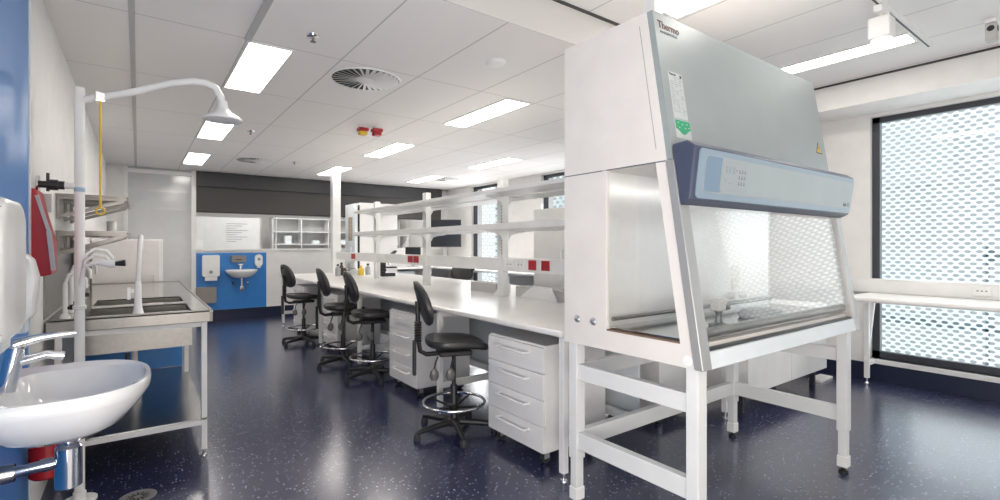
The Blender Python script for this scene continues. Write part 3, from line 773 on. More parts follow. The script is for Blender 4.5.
cf = face_plate('console_face', CX0 + 0.02, CX1 + 0.002, 0.008, FH - 0.006, 0.0005, 0.006, CONSOLE_FACE)
face_plate('rim_line', CX0 + 0.062, CX1 - 0.018, 0.035, FH - 0.028, 0.0066, 0.0012, CONSOLE_DISP, 0.03, cf)
face_plate('side_inset', CX0 + 0.066, CX0 + 0.200, 0.039, FH - 0.032, 0.0079, 0.001, CONSOLE_FACE2, 0.026, cf)
dp = face_plate('display_panel', CX0 + 0.185, CX1 - 0.022, 0.040, FH - 0.033, 0.0079, 0.0022, mat('console_grey', (0.335, 0.38, 0.385), 0.35), 0.02, cf)
face_plate('keypad', CX0 + 0.192, CX0 + 0.40, 0.046, FH - 0.038, 0.0103, 0.001, CONSOLE_DISP, 0.012, cf)
def face_marks(name, rects, m):
    mb = MB()
    for x0, x1, h0, h1 in rects: mb.box(x0, x1, h0, h1, 0, 0.0006, 0, face_M(0, 0, 0.0115))
    mb.build(name, m, cf)
bx = []
for r in range(3):
    for k in range(3):
        x = CX0 + 0.325 + k * 0.023; h = FH - 0.085 - r * 0.026
        bx += [(x, x + 0.012, h, h + 0.004), (x + 0.003, x + 0.009, h + 0.007, h + 0.013)]
bx.append((CX0 + 0.300, CX0 + 0.309, FH - 0.078, FH - 0.074))
face_marks('buttons', bx, INKGREY)
RO = mat('readout_grey', (0.27, 0.32, 0.35), 0.4)
for k in range(3): face_marks('readout', [(CX0 + 0.215 + k * 0.03, CX0 + 0.234 + k * 0.03, FH - 0.092, FH - 0.062)], RO)
face_marks('indicator', [(CX0 + 0.218, CX0 + 0.224, FH - 0.135, FH - 0.118)], RO); face_marks('indicator', [(CX0 + 0.245, CX0 + 0.265, FH - 0.138, FH - 0.133)], RO)
text_part('model_mark', 'Safe 12', 0.030, face_M(CX1 - 0.125, 0.047, 0.0103), INKGREY, cf)
# slanted front panel graphics
su = Vector((0, 0.156, 1)).normalized(); so = Vector((0, -1, 0.156)).normalized()
def slant_M(x, z, lift):
    o = Vector((x, yf(z), z)) + so * lift
    return Matrix(((1, su.x, so.x, o.x), (0, su.y, so.y, o.y), (0, su.z, so.z, o.z), (0, 0, 0, 1)))
text_part('brand_mark', 'Thermo', 0.048, slant_M(1.845, 2.325, 0.001), mat('maroon_ink', (0.10, 0.03, 0.025), 0.5), bsc)
text_part('brand_mark', 'S C I E N T I F I C', 0.017, slant_M(1.856, 2.302, 0.001), INKGREY, bsc)
st = MB().box(0, 0.105, 0, 0.215, 0, 0.0012, 0, slant_M(1.868, 1.915, 0.0005)).build('sticker', PAPER, bsc)
lines = MB(); random.seed(2)
for k in range(17):
    for c in range(3):
        if random.random() < 0.85: lines.box(0.008 + c * 0.032, 0.008 + c * 0.032 + random.uniform(0.010, 0.026), 0.02 + k * 0.0105, 0.0235 + k * 0.0105, 0, 0.0005, 0, slant_M(1.868, 1.915, 0.0018))
lines.build('print_lines', mat('pale_print', (0.33, 0.37, 0.39), 0.5), st)
text_part('print_title', 'Thermo', 0.016, slant_M(1.874, 2.112, 0.0018), INK, st)
MB().box(0.085, 0.098, 0.195, 0.208, 0, 0.0005, 0, slant_M(1.868, 1.915, 0.0018)).build('print_dot', INK, st)
gs = MB().box(0, 0.115, 0, 0.085, 0, 0.0012, 0, slant_M(1.868, 1.826, 0.0005)).build('sticker', PAPER, bsc)
wave = [(0.003, 0.082)] + [(0.003 + 0.109 * k / 12, 0.030 + 0.012 * math.cos(k / 12 * 2 * PI)) for k in range(13)] + [(0.112, 0.082)]
mb = MB(); Mg = slant_M(1.868, 1.826, 0.0018); n = len(wave)
mb._add([(p[0], p[1], 0) for p in wave] + [(p[0], p[1], 0.0006) for p in wave], [tuple(range(n, 2 * n))] + [(i, (i + 1) % n, n + (i + 1) % n, n + i) for i in range(n)], False, Mg)
mb.build('green_field', GREEN, gs)
mb = MB()
for x, z in ((0.02, 0.068), (0.025, 0.045), (0.05, 0.062), (0.085, 0.066), (0.095, 0.05), (0.07, 0.046)): mb.box(x, x + 0.008, z, z + 0.005, 0, 0.0004, 0, slant_M(1.868, 1.826, 0.0025))
mb.build('print_dot', PAPER, gs)
def tri(name, s, m, lift, parent, x, z):
    mb = MB(); v = [(-s, 0), (s, 0), (0, s * 1.75)]
    mb._add([(p[0], p[1], 0) for p in v] + [(p[0], p[1], 0.0006) for p in v], [(0, 1, 2), (3, 4, 5), (0, 1, 4, 3), (1, 2, 5, 4), (2, 0, 3, 5)], False, slant_M(x, z, lift))
    return mb.build(name, m, parent)
wt = tri('warning_sign', 0.042, INK, 0.0005, bsc, 3.375, 1.925)
tri('yellow_field', 0.031, YELLOW, 0.0013, wt, 3.375, 1.931)
text_part('bolt_mark', '!', 0.048, slant_M(3.368, 1.936, 0.002), INK, wt)
for yy in (1.68, 1.79):
    MB().lathe([(0.020, 0), (0.019, 0.006), (0.010, 0.012), (0, 0.013)], (0, 0, 0), 18, Matrix.Translation((CX0, yy, 0.985)) @ Matrix.Rotation(-PI / 2, 4, 'Y')).build('side_bolt', SILVERPLATE, bsc)
MB().lathe([(0.022, 0), (0.020, 0.004), (0, 0.006)], (0, 0, 0), 18, Matrix.Translation((CX0, 1.165, 0.885)) @ Matrix.Rotation(-PI / 2, 4, 'Y')).build('side_cap', PLASTIC, bsc)
# things inside
for zz in (1.12, 1.20): MB().box(2.97, 3.05, 1.592, 1.602, zz - 0.035, zz + 0.035, 0.004).build('outlet', PLASTIC, bsc)
for xx in (2.96, 3.09): MB().lathe([(0.022, 0), (0.018, 0.02), (0.01, 0.03)], (0, 0, 0), 14, Matrix.Translation((xx, 1.602, 1.05)) @ Matrix.Rotation(PI / 2, 4, 'X')).build('gas_valve', PLASTIC, bsc)
gt = empty('inoculator_burner', (2.27, 1.29, 0.968), 'small grey burner standing inside the cabinet behind the glass', 'burner')
MB().lathe([(0.045, 0), (0.045, 0.012), (0.02, 0.02), (0.014, 0.06), (0.02, 0.075)], (2.27, 1.29, 0.968), 18).build('base', STEEL_DARK, gt)
MB().box(2.235, 2.30, 1.265, 1.315, 1.043, 1.10, 0.006).build('head', GREYBOX, gt)
MB().cyl((2.30, 1.28, 1.06), (2.33, 1.28, 1.06), 0.018).build('knob', STEEL_DARK, gt)
dsh = MB().lathe([(0, 0), (0.11, 0.002), (0.12, 0.02), (0.10, 0.045), (0.05, 0.055), (0, 0.056)], (2.72, 1.30, 0.968), 26).build('lidded_dish', STEEL_DARK)
tag(dsh, 'low round grey dish lying on the work tray inside the cabinet', 'dish')
# stand
stand = empty('cabinet_stand', ((CX0 + CX1) / 2, 1.5, 0), 'pale enamelled steel stand carrying the safety cabinet', 'stand')
LX = (1.855, 3.415); LY = (1.150, 1.835)
for x in LX:
    for y in LY:
        lg = MB().box(x - 0.032, x + 0.032, y - 0.028, y + 0.028, 0.25, 0.855, 0.003).box(x - 0.026, x + 0.026, y - 0.022, y + 0.022, 0.06, 0.25, 0.003).build('leg', STAND, stand)
        MB().box(x - 0.031, x + 0.031, y - 0.027, y + 0.027, 0.035, 0.10, 0.004).build('leg_cap', POWDER, lg)
        MB().lathe([(0.026, 0), (0.026, 0.012), (0.012, 0.018), (0.012, 0.035)], (x, y, 0), 16).build('foot', BLACK, lg)
for z0, z1 in ((0.665, 0.745), (0.305, 0.392)):
    for x in LX: MB().box(x - 0.020, x + 0.020, LY[0] + 0.028, LY[1] - 0.028, z0, z1, 0.002).build('side_rail', STAND, stand)
    MB().box(LX[0] + 0.032, LX[1] - 0.032, LY[1] - 0.02, LY[1] + 0.02, z0, z1, 0.002).build('back_rail', STAND, stand)
cd = MB().box(2.055, 2.125, 1.50, 1.57, ZT, 2.95, 0.004).build('service_conduit', POWDER)
tag(cd, 'white square conduit rising from the top of the safety cabinet to the ceiling', 'conduit')

# ================================================================ WINDOW BENCH (near) AND LOW CUPBOARD
nb = empty('window_bench', (5.7, 0.0, 0), 'white narrow bench under the large window at right', 'bench')
MB().box(5.31, 6.03, -1.9, 1.80, 0.845, 0.885, 0.016, seg=4).build('worktop', BENCH, nb)
MB().box(5.98, 6.03, -1.9, 2.20, 0.886, 1.025, 0.004).build('service_rail', POWDER, nb)
for y in (1.76, -1.7):
    lg = MB().box(5.80, 5.84, y - 0.02, y + 0.02, 0.05, 0.845, 0.003).build('leg', POWDER, nb)
    MB().lathe([(0.022, 0), (0.02, 0.01), (0.007, 0.014), (0.007, 0.05)], (5.82, y, 0), 12).build('foot', CHROME, lg)
    MB().bar((5.80, y, 0.22), (6.00, y, 0.80), 0.03, 0.03, (0, 1, 0)).build('brace', POWDER, nb)
    MB().box(5.84, 6.02, y - 0.015, y + 0.015, 0.17, 0.21).build('foot_rail', POWDER, nb)
o = empty('power_outlet', (5.979, 0.98, 0.96), 'white power outlet with three dark slots on the window bench rail', 'power outlet')
MB().box(5.967, 5.979, 0.90, 1.02, 0.915, 0.995, 0.004).build('plate', PLASTIC, o)
MB().box(5.965, 5.967, 0.925, 0.938, 0.955, 0.963).box(5.965, 5.967, 0.953, 0.966, 0.955, 0.963).box(5.965, 5.967, 0.981, 0.994, 0.955, 0.963).build('pin_holes', INK, o)
cb = empty('low_cupboard', (4.6, 2.3, 0), 'low white cupboard on short legs behind the cabinet stand', 'cupboard')
MB().box(3.86, 5.38, 1.97, 2.50, 0.17, 0.80, 0.003).build('carcass', WHITE, cb)
for k in range(2): MB().box(3.865 + k * 0.758, 4.618 + k * 0.758, 1.952, 1.969, 0.175, 0.795, 0.002).build('door', WHITE, cb)
for x in (3.95, 5.30):
    for y in (2.05, 2.42): MB().box(x - 0.02, x + 0.02, y - 0.02, y + 0.02, 0, 0.17).build('leg', DARK, cb)
pl = MB().box(5.42, 5.72, 2.02, 2.14, 0, 0.025, 0.004).build('floor_plate', POWDER)
tag(pl, 'flat white plate lying on the floor at the end of the low cupboard', 'plate')

# ================================================================ BEHIND THE ISLAND
fb = empty('far_window_bench', (5.7, 7.5, 0), 'white bench along the window wall behind the shelves', 'bench')
MB().box(5.30, 6.03, 5.4, 10.28, 0.85, 0.885, 0.006).build('worktop', BENCH, fb)
MB().box(5.98, 6.03, 5.4, 10.28, 0.886, 1.02).build('service_rail', POWDER, fb)
for y in (5.5, 7.0, 8.6, 10.2):
    MB().box(5.32, 5.36, y - 0.02, y + 0.02, 0, 0.85).build('leg', POWDER, fb)
    MB().box(5.36, 6.02, y - 0.015, y + 0.015, 0.79, 0.848).build('cross_rail', POWDER, fb)
def monitor(x, y, z, w, h, rz, label, lift=0.16):
    e = empty('monitor', (x, y, z), label, 'monitor', None, rz)
    def B(): return MB()
    loc = Vector((x, y, z))
    a = B().box(-w / 2, w / 2, -0.02, 0.02, lift, lift + h, 0.006); b = B().box(-w / 2 + 0.015, w / 2 - 0.015, -0.0225, -0.0205, lift + 0.02, lift - 0.015 + h)
    c = B().box(-0.035, 0.035, 0.02, 0.05, 0.01, lift + 0.14); d = B().box(-0.13, 0.13, -0.08, 0.10, 0.0, 0.015, 0.004)
    for mb, nm, m in ((a, 'housing', BLACK), (b, 'screen', SCREEN_GLASS), (c, 'neck', SILVERPLATE), (d, 'foot', SILVERPLATE)):
        mb.v = [tuple(Vector(v) + loc) for v in mb.v]; mb.build(nm, m, e)
monitor(5.60, 9.72, 0.886, 0.76, 0.62, math.radians(-35), 'large black monitor seen between the two shelves', 0.44)
monitor(4.93, 9.95, 0.886, 0.34, 0.28, math.radians(-20), 'small black monitor left of the large one, near the back wall')
bb = empty('back_bench', (4.75, 10.0, 0), 'pale bench against the back wall below the blind', 'bench')
MB().box(4.12, 5.28, 9.66, 10.33, 0.85, 0.885, 0.006).build('worktop', BENCH, bb)
for x in (4.16, 5.24):
    MB().box(x - 0.02, x + 0.02, 9.69, 9.73, 0, 0.85).build('leg', POWDER, bb)
MB().box(4.30, 4.90, 9.80, 10.28, 0.10, 0.80, 0.003).build('drawer_box', PALE, bb)
MB().box(4.32, 4.36, 9.84, 9.88, 0, 0.10).box(4.84, 4.88, 10.2, 10.24, 0, 0.10).build('leg', DARK, bb)
fz = empty('incubator', (3.7, 9.1, 0), 'tall white incubator with grey side panel behind the far end of the bench', 'incubator')
FX0, FX1, FY0, FY1, FZ = 3.27, 4.13, 9.02, 9.55, 2.17
MB().box(FX0 + 0.10, FX1, FY0, FY1, 0.06, FZ, 0.006).build('body', WHITE, fz)
MB().box(FX0, FX0 + 0.055, FY0, FY1, 0.10, FZ - 0.02, 0.006).build('door', PALE, fz)
MB().box(FX0 + 0.055, FX0 + 0.10, FY0 + 0.02, FY1 - 0.02, 0.10, FZ - 0.05).build('door_seal', BLACK, fz)
MB().box(FX0 - 0.004, FX0, FY0 + 0.12, FY0 + 0.34, 1.45, 1.90, 0.002).build('control_panel', mat('brown_grey_panel', (0.38, 0.32, 0.27), 0.5), fz)
mb = MB()
for k in range(5): mb.box(FX0 - 0.006, FX0 - 0.004, FY0 + 0.20, FY0 + 0.23, 1.52 + k * 0.075, 1.55 + k * 0.075)
mb.build('indicator', YELLOW, fz)
MB().cyl((FX0 - 0.05, FY0 + 0.06, 1.2), (FX0 - 0.05, FY0 + 0.06, 1.35), 0.01).cyl((FX0 - 0.05, FY0 + 0.06, 1.22), (FX0, FY0 + 0.06, 1.22), 0.008).cyl((FX0 - 0.05, FY0 + 0.06, 1.33), (FX0, FY0 + 0.06, 1.33), 0.008).build('handle', CHROME, fz)
for x in (FX0 + 0.15, FX1 - 0.05):
    for y in (FY0 + 0.06, FY1 - 0.06): MB().cyl((x, y, 0), (x, y, 0.06), 0.025).build('foot', BLACK, fz)
wf = empty('white_fridge', (4.75, 5.2, 0), 'tall white fridge behind the shelves next to the safety cabinet', 'fridge')
MB().box(4.50, 5.15, 4.62, 5.25, 0.05, 1.86, 0.01).build('body', mat('fridge_enamel', (0.72, 0.715, 0.705), 0.35), wf)
MB().box(4.455, 4.498, 4.62, 5.25, 0.07, 1.86, 0.008).build('door', mat('fridge_enamel', (0.72, 0.715, 0.705), 0.35), wf)
MB().box(4.43, 4.455, 4.66, 4.69, 0.9, 1.3, 0.004).build('handle', POWDER, wf)
for x in (4.56, 5.08):
    for y in (4.7, 5.17): MB().cyl((x, y, 0), (x, y, 0.05), 0.025).build('foot', BLACK, wf)

# ================================================================ BACK WALL SINK CORNER
YW = YB
def bx(name, u0, u1, v0, v1, d, m, parent=None, bev=0.0, y1=None):
    y1 = YW if y1 is None else y1
    x0, x1 = ray(u0) * y1, ray(u1) * y1; xm = (x0 + x1) / 2
    return MB().box(x0, x1, y1 - d, y1, zat(v1, xm, y1), zat(v0, xm, y1), bev).build(name, m, parent)
sp1 = MB().box(0.84, 2.0, YW - 0.009, YW - 0.001, 0.176, 1.225).build('splash_panel', BLUE)
tag(sp1, 'blue splash panel on the back wall behind the small wash basin', 'splash panel')
Y2 = YW - 0.010
td = empty('towel_dispenser', (1.05, Y2, 1.0), 'white paper towel dispenser on the blue panel of the back wall', 'towel dispenser')
MB().prism(rrect(0.925, 1.20, 0.80, 1.185, 0.03), 'Y', Y2 - 0.11, Y2, 0.004).build('body', PLASTIC, td)
MB().box(0.97, 1.16, Y2 - 0.10, Y2 - 0.02, 0.725, 0.80).build('paper', PLASTIC, td)
MB().cyl((1.06, Y2 - 0.116, 0.88), (1.06, Y2 - 0.109, 0.88), 0.03).build('lock', GREYKNOB, td)
gb = tag(bx('waste_bin', 195.5, 216, 287, 303, 0.10, mat('brown_grey_steel', (0.30, 0.275, 0.255), 0.4), None, 0.006, Y2), 'grey steel wall bin under the far towel dispenser', 'waste bin')
sdp = empty('tissue_dispenser', (1.5, Y2, 1.1), 'small steel tissue dispenser above the far wash basin', 'dispenser')
MB().box(1.385, 1.635, Y2 - 0.09, Y2, 1.045, 1.175, 0.01).build('body', STEEL, sdp)
MB().box(1.46, 1.56, Y2 - 0.092, Y2 - 0.089, 1.09, 1.105).build('slot', BLACK, sdp)
so2 = empty('soap_dispenser', (1.86, Y2, 1.1), 'white oval soap dispenser right of the far wash basin', 'soap dispenser')
MB().prism(rrect(1.79, 1.92, 0.96, 1.19, 0.06), 'Y', Y2 - 0.09, Y2, 0.006).build('body', PLASTIC, so2)
MB().cyl((1.855, Y2 - 0.096, 1.10), (1.855, Y2 - 0.089, 1.10), 0.028).build('window', GREYKNOB, so2)
MB().box(1.825, 1.885, Y2 - 0.085, Y2 - 0.03, 0.935, 0.96).build('nozzle', PALE, so2)

def basin(name, wall, c, w, depth, rim, h, label, direction):
    """wall hung ceramic basin: D-shaped bowl. direction 'Y-' hangs off a wall facing -Y, 'X+' off a wall facing +X"""
    if direction == 'Y-': T = lambda a, b, z: (c + a, wall - b, z)
    else: T = lambda a, b, z: (wall + b, c + a, z)
    loc = T(0, 0.0, rim - h)
    e = empty(name, loc, label, 'wash basin')
    N = 36
    def ring(s, z, shift=0.0):
        out = []
        for k in range(N):
            a = 2 * PI * k / N; ca, sa = math.cos(a), math.sin(a)
            n = 2.3 if sa > 0 else 5.0
            r = (abs(ca) ** n + abs(sa) ** n) ** (-1 / n)
            y = depth / 2 + depth / 2 * r * sa * s + shift
            out.append(T(w / 2 * r * ca * s, min(max(y, 0.0), depth), z))
        return out
    seq = [ring(0.05, rim - h), ring(0.45, rim - h), ring(0.66, rim - h * 0.82), ring(0.86, rim - h * 0.50), ring(0.955, rim - h * 0.30), ring(0.965, rim - h * 0.27), ring(0.99, rim - h * 0.22), ring(1.0, rim - 0.022),
           ring(1.0, rim - 0.008), ring(0.985, rim), ring(0.93, rim - 0.002), ring(0.80, rim - 0.012, 0.028), ring(0.74, rim - h * 0.35, 0.03), ring(0.60, rim - h * 0.62, 0.03), ring(0.30, rim - h * 0.72, 0.03), ring(0.04, rim - h * 0.74, 0.03)]
    v = []; f = []
    for r in seq: v += r
    for i in range(len(seq) - 1):
        for k in range(N): f.append((i * N + k, i * N + (k + 1) % N, (i + 1) * N + (k + 1) % N, (i + 1) * N + k))
    f.append(tuple(range(N))); f.append(tuple(range((len(seq) - 1) * N, len(seq) * N)))
    mb = MB(); mb._add(v, f, True); mb.build('bowl', CERAMIC, e)
    return e, T
fbas, T = basin('wash_basin', Y2, 1.545, 0.53, 0.40, 0.915, 0.15, 'small white wash basin on the blue panel of the back wall', 'Y-')
tp = MB().cyl(T(0, 0.06, 0.905), T(0, 0.06, 1.0), 0.02).tube([T(0, 0.06, 0.965), T(0, 0.16, 0.985), T(0, 0.17, 0.96)], 0.012, 10).cyl(T(-0.045, 0.07, 1.01), T(0.045, 0.07, 1.01), 0.014)
tp.build('tap', CHROME, fbas)
MB().cyl(T(0, 0.2, 0.60), T(0, 0.2, 0.77), 0.016).lathe([(0.03, 0), (0.034, 0.01), (0.034, 0.09), (0.02, 0.10)], T(0, 0.2, 0.52), 16).tube([T(0, 0.2, 0.66), T(0, 0.10, 0.66), T(0, 0.0, 0.66)], 0.014, 10).build('trap', CHROME, fbas)
MB().cyl(T(-0.12, 0.0, 0.66), T(-0.12, 0.06, 0.66), 0.018).cyl(T(0.12, 0.0, 0.66), T(0.12, 0.06, 0.66), 0.018).build('stop_valve', CHROME, fbas)

# seen through the back window: whiteboard and shelf unit of the next room
wb = empty('whiteboard', (1.4, 13.0, 0), 'white writing board seen through the left part of the back window', 'whiteboard')
MB().box(0.95, 2.30, 12.6, 12.63, 0.9, 2.0).build('board', WBOARD, wb)
MB().box(0.93, 0.95, 12.59, 12.64, 0.0, 2.02).box(2.30, 2.34, 12.59, 12.64, 0.0, 2.02).build('post', SILVERPLATE, wb)
mb = MB()
for k in range(9): mb.box(1.60, 1.60 + 0.2 + 0.12 * ((k * 7) % 3), 12.595, 12.599, 1.45 + k * 0.05, 1.458 + k * 0.05)
mb.build('writing', INKGREY, wb)
mb2 = empty('shelf_unit', (3.6, 12.9, 0), 'pale shelf unit with papers and boxes seen through the back window', 'shelves')
f_ = MB()
for z in (0.95, 1.38, 1.68, 2.0): f_.box(2.55, 5.8, 12.5, 12.85, z, z + 0.02)
for x in (2.55, 3.2, 3.85, 4.5, 5.15, 5.78): f_.box(x, x + 0.02, 12.5, 12.85, 0, 2.02)
f_.build('frame', WBOARD, mb2)
MB().box(2.56, 5.79, 12.83, 12.85, 0.0, 2.0).build('back', mat('grey_back', (0.50, 0.50, 0.49), 0.6), mb2)
random.seed(8)
ORD = ['leftmost', 'second', 'third', 'fourth', 'fifth', 'sixth', 'seventh', 'eighth', 'ninth', 'tenth', 'eleventh', 'twelfth']; nb_ = 0
for k in range(14):
    x = 2.62 + k * 0.22; zz = (0.97, 1.40, 1.70)[k % 3]; hh = random.uniform(0.08, 0.2)
    if any(abs(x + 0.08 - q) < 0.12 for q in (3.2, 3.85, 4.5, 5.15)): continue
    b = MB().box(x, x + 0.15, 12.55, 12.72, zz + 0.001, zz + hh, 0.004).build('storage_box', (WBOARD, PALE, GREYKNOB)[k % 3])
    tag(b, '%s small storage box%s on the shelf unit in the next room' % (ORD[nb_], ' from the left' if nb_ else ''), 'box', 'boxes on the shelves beyond the back window'); nb_ += 1

# ================================================================ LEFT: SINK BENCH
sb = empty('sink_bench', (0.0, 4.5, 0), 'stainless steel double sink bench on white legs at the left', 'sink bench')
TX0, TX1, TY0, TY1, TZ = -0.41, 0.39, 3.66, 6.85, 0.945
B1 = (-0.25, 0.28, 3.775, 4.22); B2 = (-0.25, 0.28, 4.40, 4.84)
def frame_top(x0, x1, y0, y1, holes, z0, z1):
    mb = MB(); ys = sorted([y0, y1] + [h for q in holes for h in (q[2], q[3])])
    for a, b in zip(ys[:-1], ys[1:]):
        q = next((h for h in holes if abs(h[2] - a) < 1e-6), None)
        if q: mb.box(x0, q[0], a, b, z0, z1).box(q[1], x1, a, b, z0, z1)
        else: mb.box(x0, x1, a, b, z0, z1)
    return mb
frame_top(TX0, TX1, TY0, TY1, (B1, B2), TZ - 0.012, TZ - 0.004).build('top', STEEL_TOP, sb)
MB().box(TX1 - 0.012, TX1, TY0, TY1, TZ - 0.075, TZ + 0.002, 0.003).box(TX0, TX1 - 0.012, TY0, TY0 + 0.012, TZ - 0.075, TZ + 0.002, 0.003).box(TX0, TX1 - 0.012, TY1 - 0.012, TY1, TZ - 0.075, TZ + 0.006, 0.003).build('rim', STEEL, sb)
for q in (B1, B2):
    x0, x1, y0, y1 = q; zb = 0.71; t = 0.004
    MB().box(x0, x1, y0, y1, zb, zb + t).box(x0 - t, x0, y0, y1, zb, TZ - 0.005).box(x1, x1 + t, y0, y1, zb, TZ - 0.005).box(x0, x1, y0 - t, y0, zb, TZ - 0.005).box(x0, x1, y1, y1 + t, zb, TZ - 0.005).build('bowl', STEEL, sb)
for y in (3.70, 5.14, 6.78):
    for x in (-0.36, 0.345):
        lg = MB().box(x - 0.016, x + 0.016, y - 0.016, y + 0.016, 0.045, TZ - 0.076, 0.002).build('leg', POWDER, sb)
        MB().lathe([(0.018, 0), (0.017, 0.01), (0.007, 0.014), (0.007, 0.045)], (x, y, 0), 12).build('foot', CHROME, lg)
MB().box(-0.344, 0.329, 3.686, 3.714, 0.838, 0.868).box(-0.344, 0.329, 3.686, 3.714, 0.205, 0.235).box(0.331, 0.359, 3.716, 5.124, 0.205, 0.235).box(-0.374, -0.346, 3.716, 5.124, 0.205, 0.235).box(-0.344, 0.329, 5.126, 5.154, 0.205, 0.235).build('frame_rail', POWDER, sb)
MB().box(-0.375, 0.36, 3.684, 5.40, 0.236, 0.248).build('undershelf', mat('worn_shelf_steel', (0.34, 0.34, 0.345), 0.22, 1.0, var=0.12, scale=9), sb)
MB().box(-0.37, 0.33, 5.42, 5.44, 0.25, 0.80).build('blue_panel', BLUE, sb)
# tap (tall white lab tap on the front edge)
tpz = TZ - 0.003
tap = empty('lab_tap', (0.0, 3.735, tpz), 'tall white swan neck tap at the front edge of the steel sink bench', 'tap')
MB().lathe([(0.032, 0), (0.026, 0.02), (0.02, 0.05), (0.018, 0.18), (0.014, 0.20)], (0.0, 3.735, tpz), 18).build('body', PLASTIC, tap)
MB().tube([(0, 3.735, tpz + 0.19), (0.005, 3.735, tpz + 0.30), (0.01, 3.74, tpz + 0.42), (0.015, 3.76, tpz + 0.465), (0.015, 3.80, tpz + 0.475), (0.015, 3.84, tpz + 0.45), (0.015, 3.855, tpz + 0.40)], 0.013, 12).build('spout', PLASTIC, tap)
MB().box(-0.05, -0.018, 3.725, 3.745, tpz + 0.13, tpz + 0.155).box(-0.055, -0.035, 3.715, 3.755, tpz + 0.09, tpz + 0.165, 0.004).build('handle', PLASTIC, tap)
def lab_cock(x, y, h, label):
    e = empty('lab_tap', (x, y, tpz), label, 'tap', 'white laboratory taps by the left wall')
    MB().lathe([(0.026, 0), (0.022, 0.02), (0.013, 0.03), (0.013, h)], (x, y, tpz), 14).build('stem', PLASTIC, e)
    MB().tube([(x, y, tpz + h), (x + 0.015, y, tpz + h + 0.05), (x + 0.06, y, tpz + h + 0.06), (x + 0.09, y, tpz + h + 0.02), (x + 0.092, y, tpz + h - 0.03)], 0.010, 10).build('spout', PLASTIC, e)
    MB().cyl((x + 0.01, y, tpz + 0.06), (x + 0.035, y, tpz + 0.06), 0.010).lathe([(0.014, 0), (0.019, 0.006), (0.016, 0.028), (0, 0.03)], (x + 0.035, y - 0.005, tpz + 0.05), 12).build('handle', BLACK, e)
lab_cock(-0.335, 3.735, 0.20, 'white lab tap with black handle, left of the shower post and nearest the front')
lab_cock(-0.335, 4.05, 0.24, 'white lab tap with black handle, second along the left wall')
lab_cock(-0.335, 4.62, 0.24, 'white lab tap with black handle, farthest along the left wall behind the shower post')
bsplash = tag(MB().box(XL + 0.001, XL + 0.007, 3.66, 6.85, 0.952, 1.345).build('splashback', STEEL), 'stainless splashback on the left wall behind the sink bench', 'splashback')
# traps under the sink
u = empty('sink_waste', (0.0, 4.6, 0.249), 'white plastic waste trap standing below the steel sink', 'waste trap')
MB().lathe([(0.04, 0), (0.042, 0.02), (0.042, 0.10), (0.03, 0.12), (0.02, 0.13), (0.02, 0.46)], (-0.02, 4.62, 0.249), 18).build('trap', PLASTIC, u)
MB().tube([(-0.04, 4.62, 0.45), (-0.10, 4.64, 0.45), (-0.22, 4.66, 0.43), (-0.40, 4.66, 0.43)], 0.018, 10).build('outlet_pipe', PLASTIC, u)
hose = MB().tube([(-0.05, 3.79, 0.700), (-0.06, 3.77, 0.60), (-0.10, 3.80, 0.48), (-0.14, 3.85, 0.36), (-0.22, 3.95, 0.285), (-0.3, 4.0, 0.262)], 0.011, 10).build('flexible_hose', BLACK)
tag(hose, 'black flexible hose hanging below the front of the steel sink', 'hose')
# white cabinet behind the bench
wc = empty('white_cabinet', (-0.1, 7.2, 0), 'white cabinet standing behind the far end of the steel sink bench', 'cabinet')
MB().box(-0.41, 0.235, 6.95, 7.60, 0.08, 1.43, 0.004).build('carcass', WHITE, wc)
MB().box(-0.40, 0.20, 6.930, 6.948, 0.09, 1.42, 0.003).build('door', mat('warm_white_door', (0.78, 0.755, 0.74), 0.4), wc)
MB().box(-0.38, 0.20, 6.98, 7.56, 0, 0.08).build('plinth', DARK, wc)
MB().cyl((0.15, 6.92, 0.9), (0.15, 6.92, 1.02), 0.006).cyl((0.15, 6.92, 0.91), (0.15, 6.93, 0.91), 0.005).cyl((0.15, 6.92, 1.01), (0.15, 6.93, 1.01), 0.005).build('handle', CHROME, wc)
# steel wall shelves
def wall_shelf(z, label):
    e = empty('wall_shelf', (-0.25, 4.5, z), label, 'wall shelf', 'steel wall shelves above the sink bench')
    MB().box(XL + 0.001, -0.05, 4.15, 5.05, z, z + 0.010).box(-0.054, -0.05, 4.15, 5.05, z - 0.028, z).build('shelf', STEEL, e)
    for y in (4.19, 4.60, 5.0):
        MB().box(XL + 0.001, XL + 0.018, y - 0.014, y + 0.014, z - 0.15, z).box(XL + 0.018, -0.06, y - 0.008, y + 0.008, z - 0.022, z).bar((XL + 0.014, y, z - 0.135), (-0.075, y, z - 0.022), 0.010, 0.022).build('bracket', STEEL, e)
wall_shelf(1.68, 'upper steel wall shelf beside the yellow pull rod')
wall_shelf(1.445, 'lower steel wall shelf above the white nozzles')
gl = MB().lathe([(0.03, 0), (0.03, 0.07), (0.028, 0.085), (0.01, 0.09)], (-0.16, 4.75, 1.457), 16).build('beaker', PLASTIC)
tag(gl, 'small white beaker standing on the lower steel wall shelf', 'beaker')
mb = empty('wall_channel', (XL, 4.1, 1.3), 'dark vertical pipework rail on the left wall under the steel shelves', 'pipework')
MB().cyl((XL + 0.03, 4.95, 1.03), (XL + 0.03, 4.95, 1.40), 0.02).cyl((XL + 0.03, 5.15, 1.03), (XL + 0.03, 5.15, 1.40), 0.02).build('pipe', STEEL_DARK, mb)
MB().box(XL, XL + 0.05, 4.93, 4.97, 1.0, 1.04).box(XL, XL + 0.05, 5.13, 5.17, 1.0, 1.04).build('clip', BLACK, mb)
MB().cyl((XL + 0.05, 4.95, 1.24), (XL + 0.085, 4.95, 1.24), 0.018).build('valve', RED, mb)

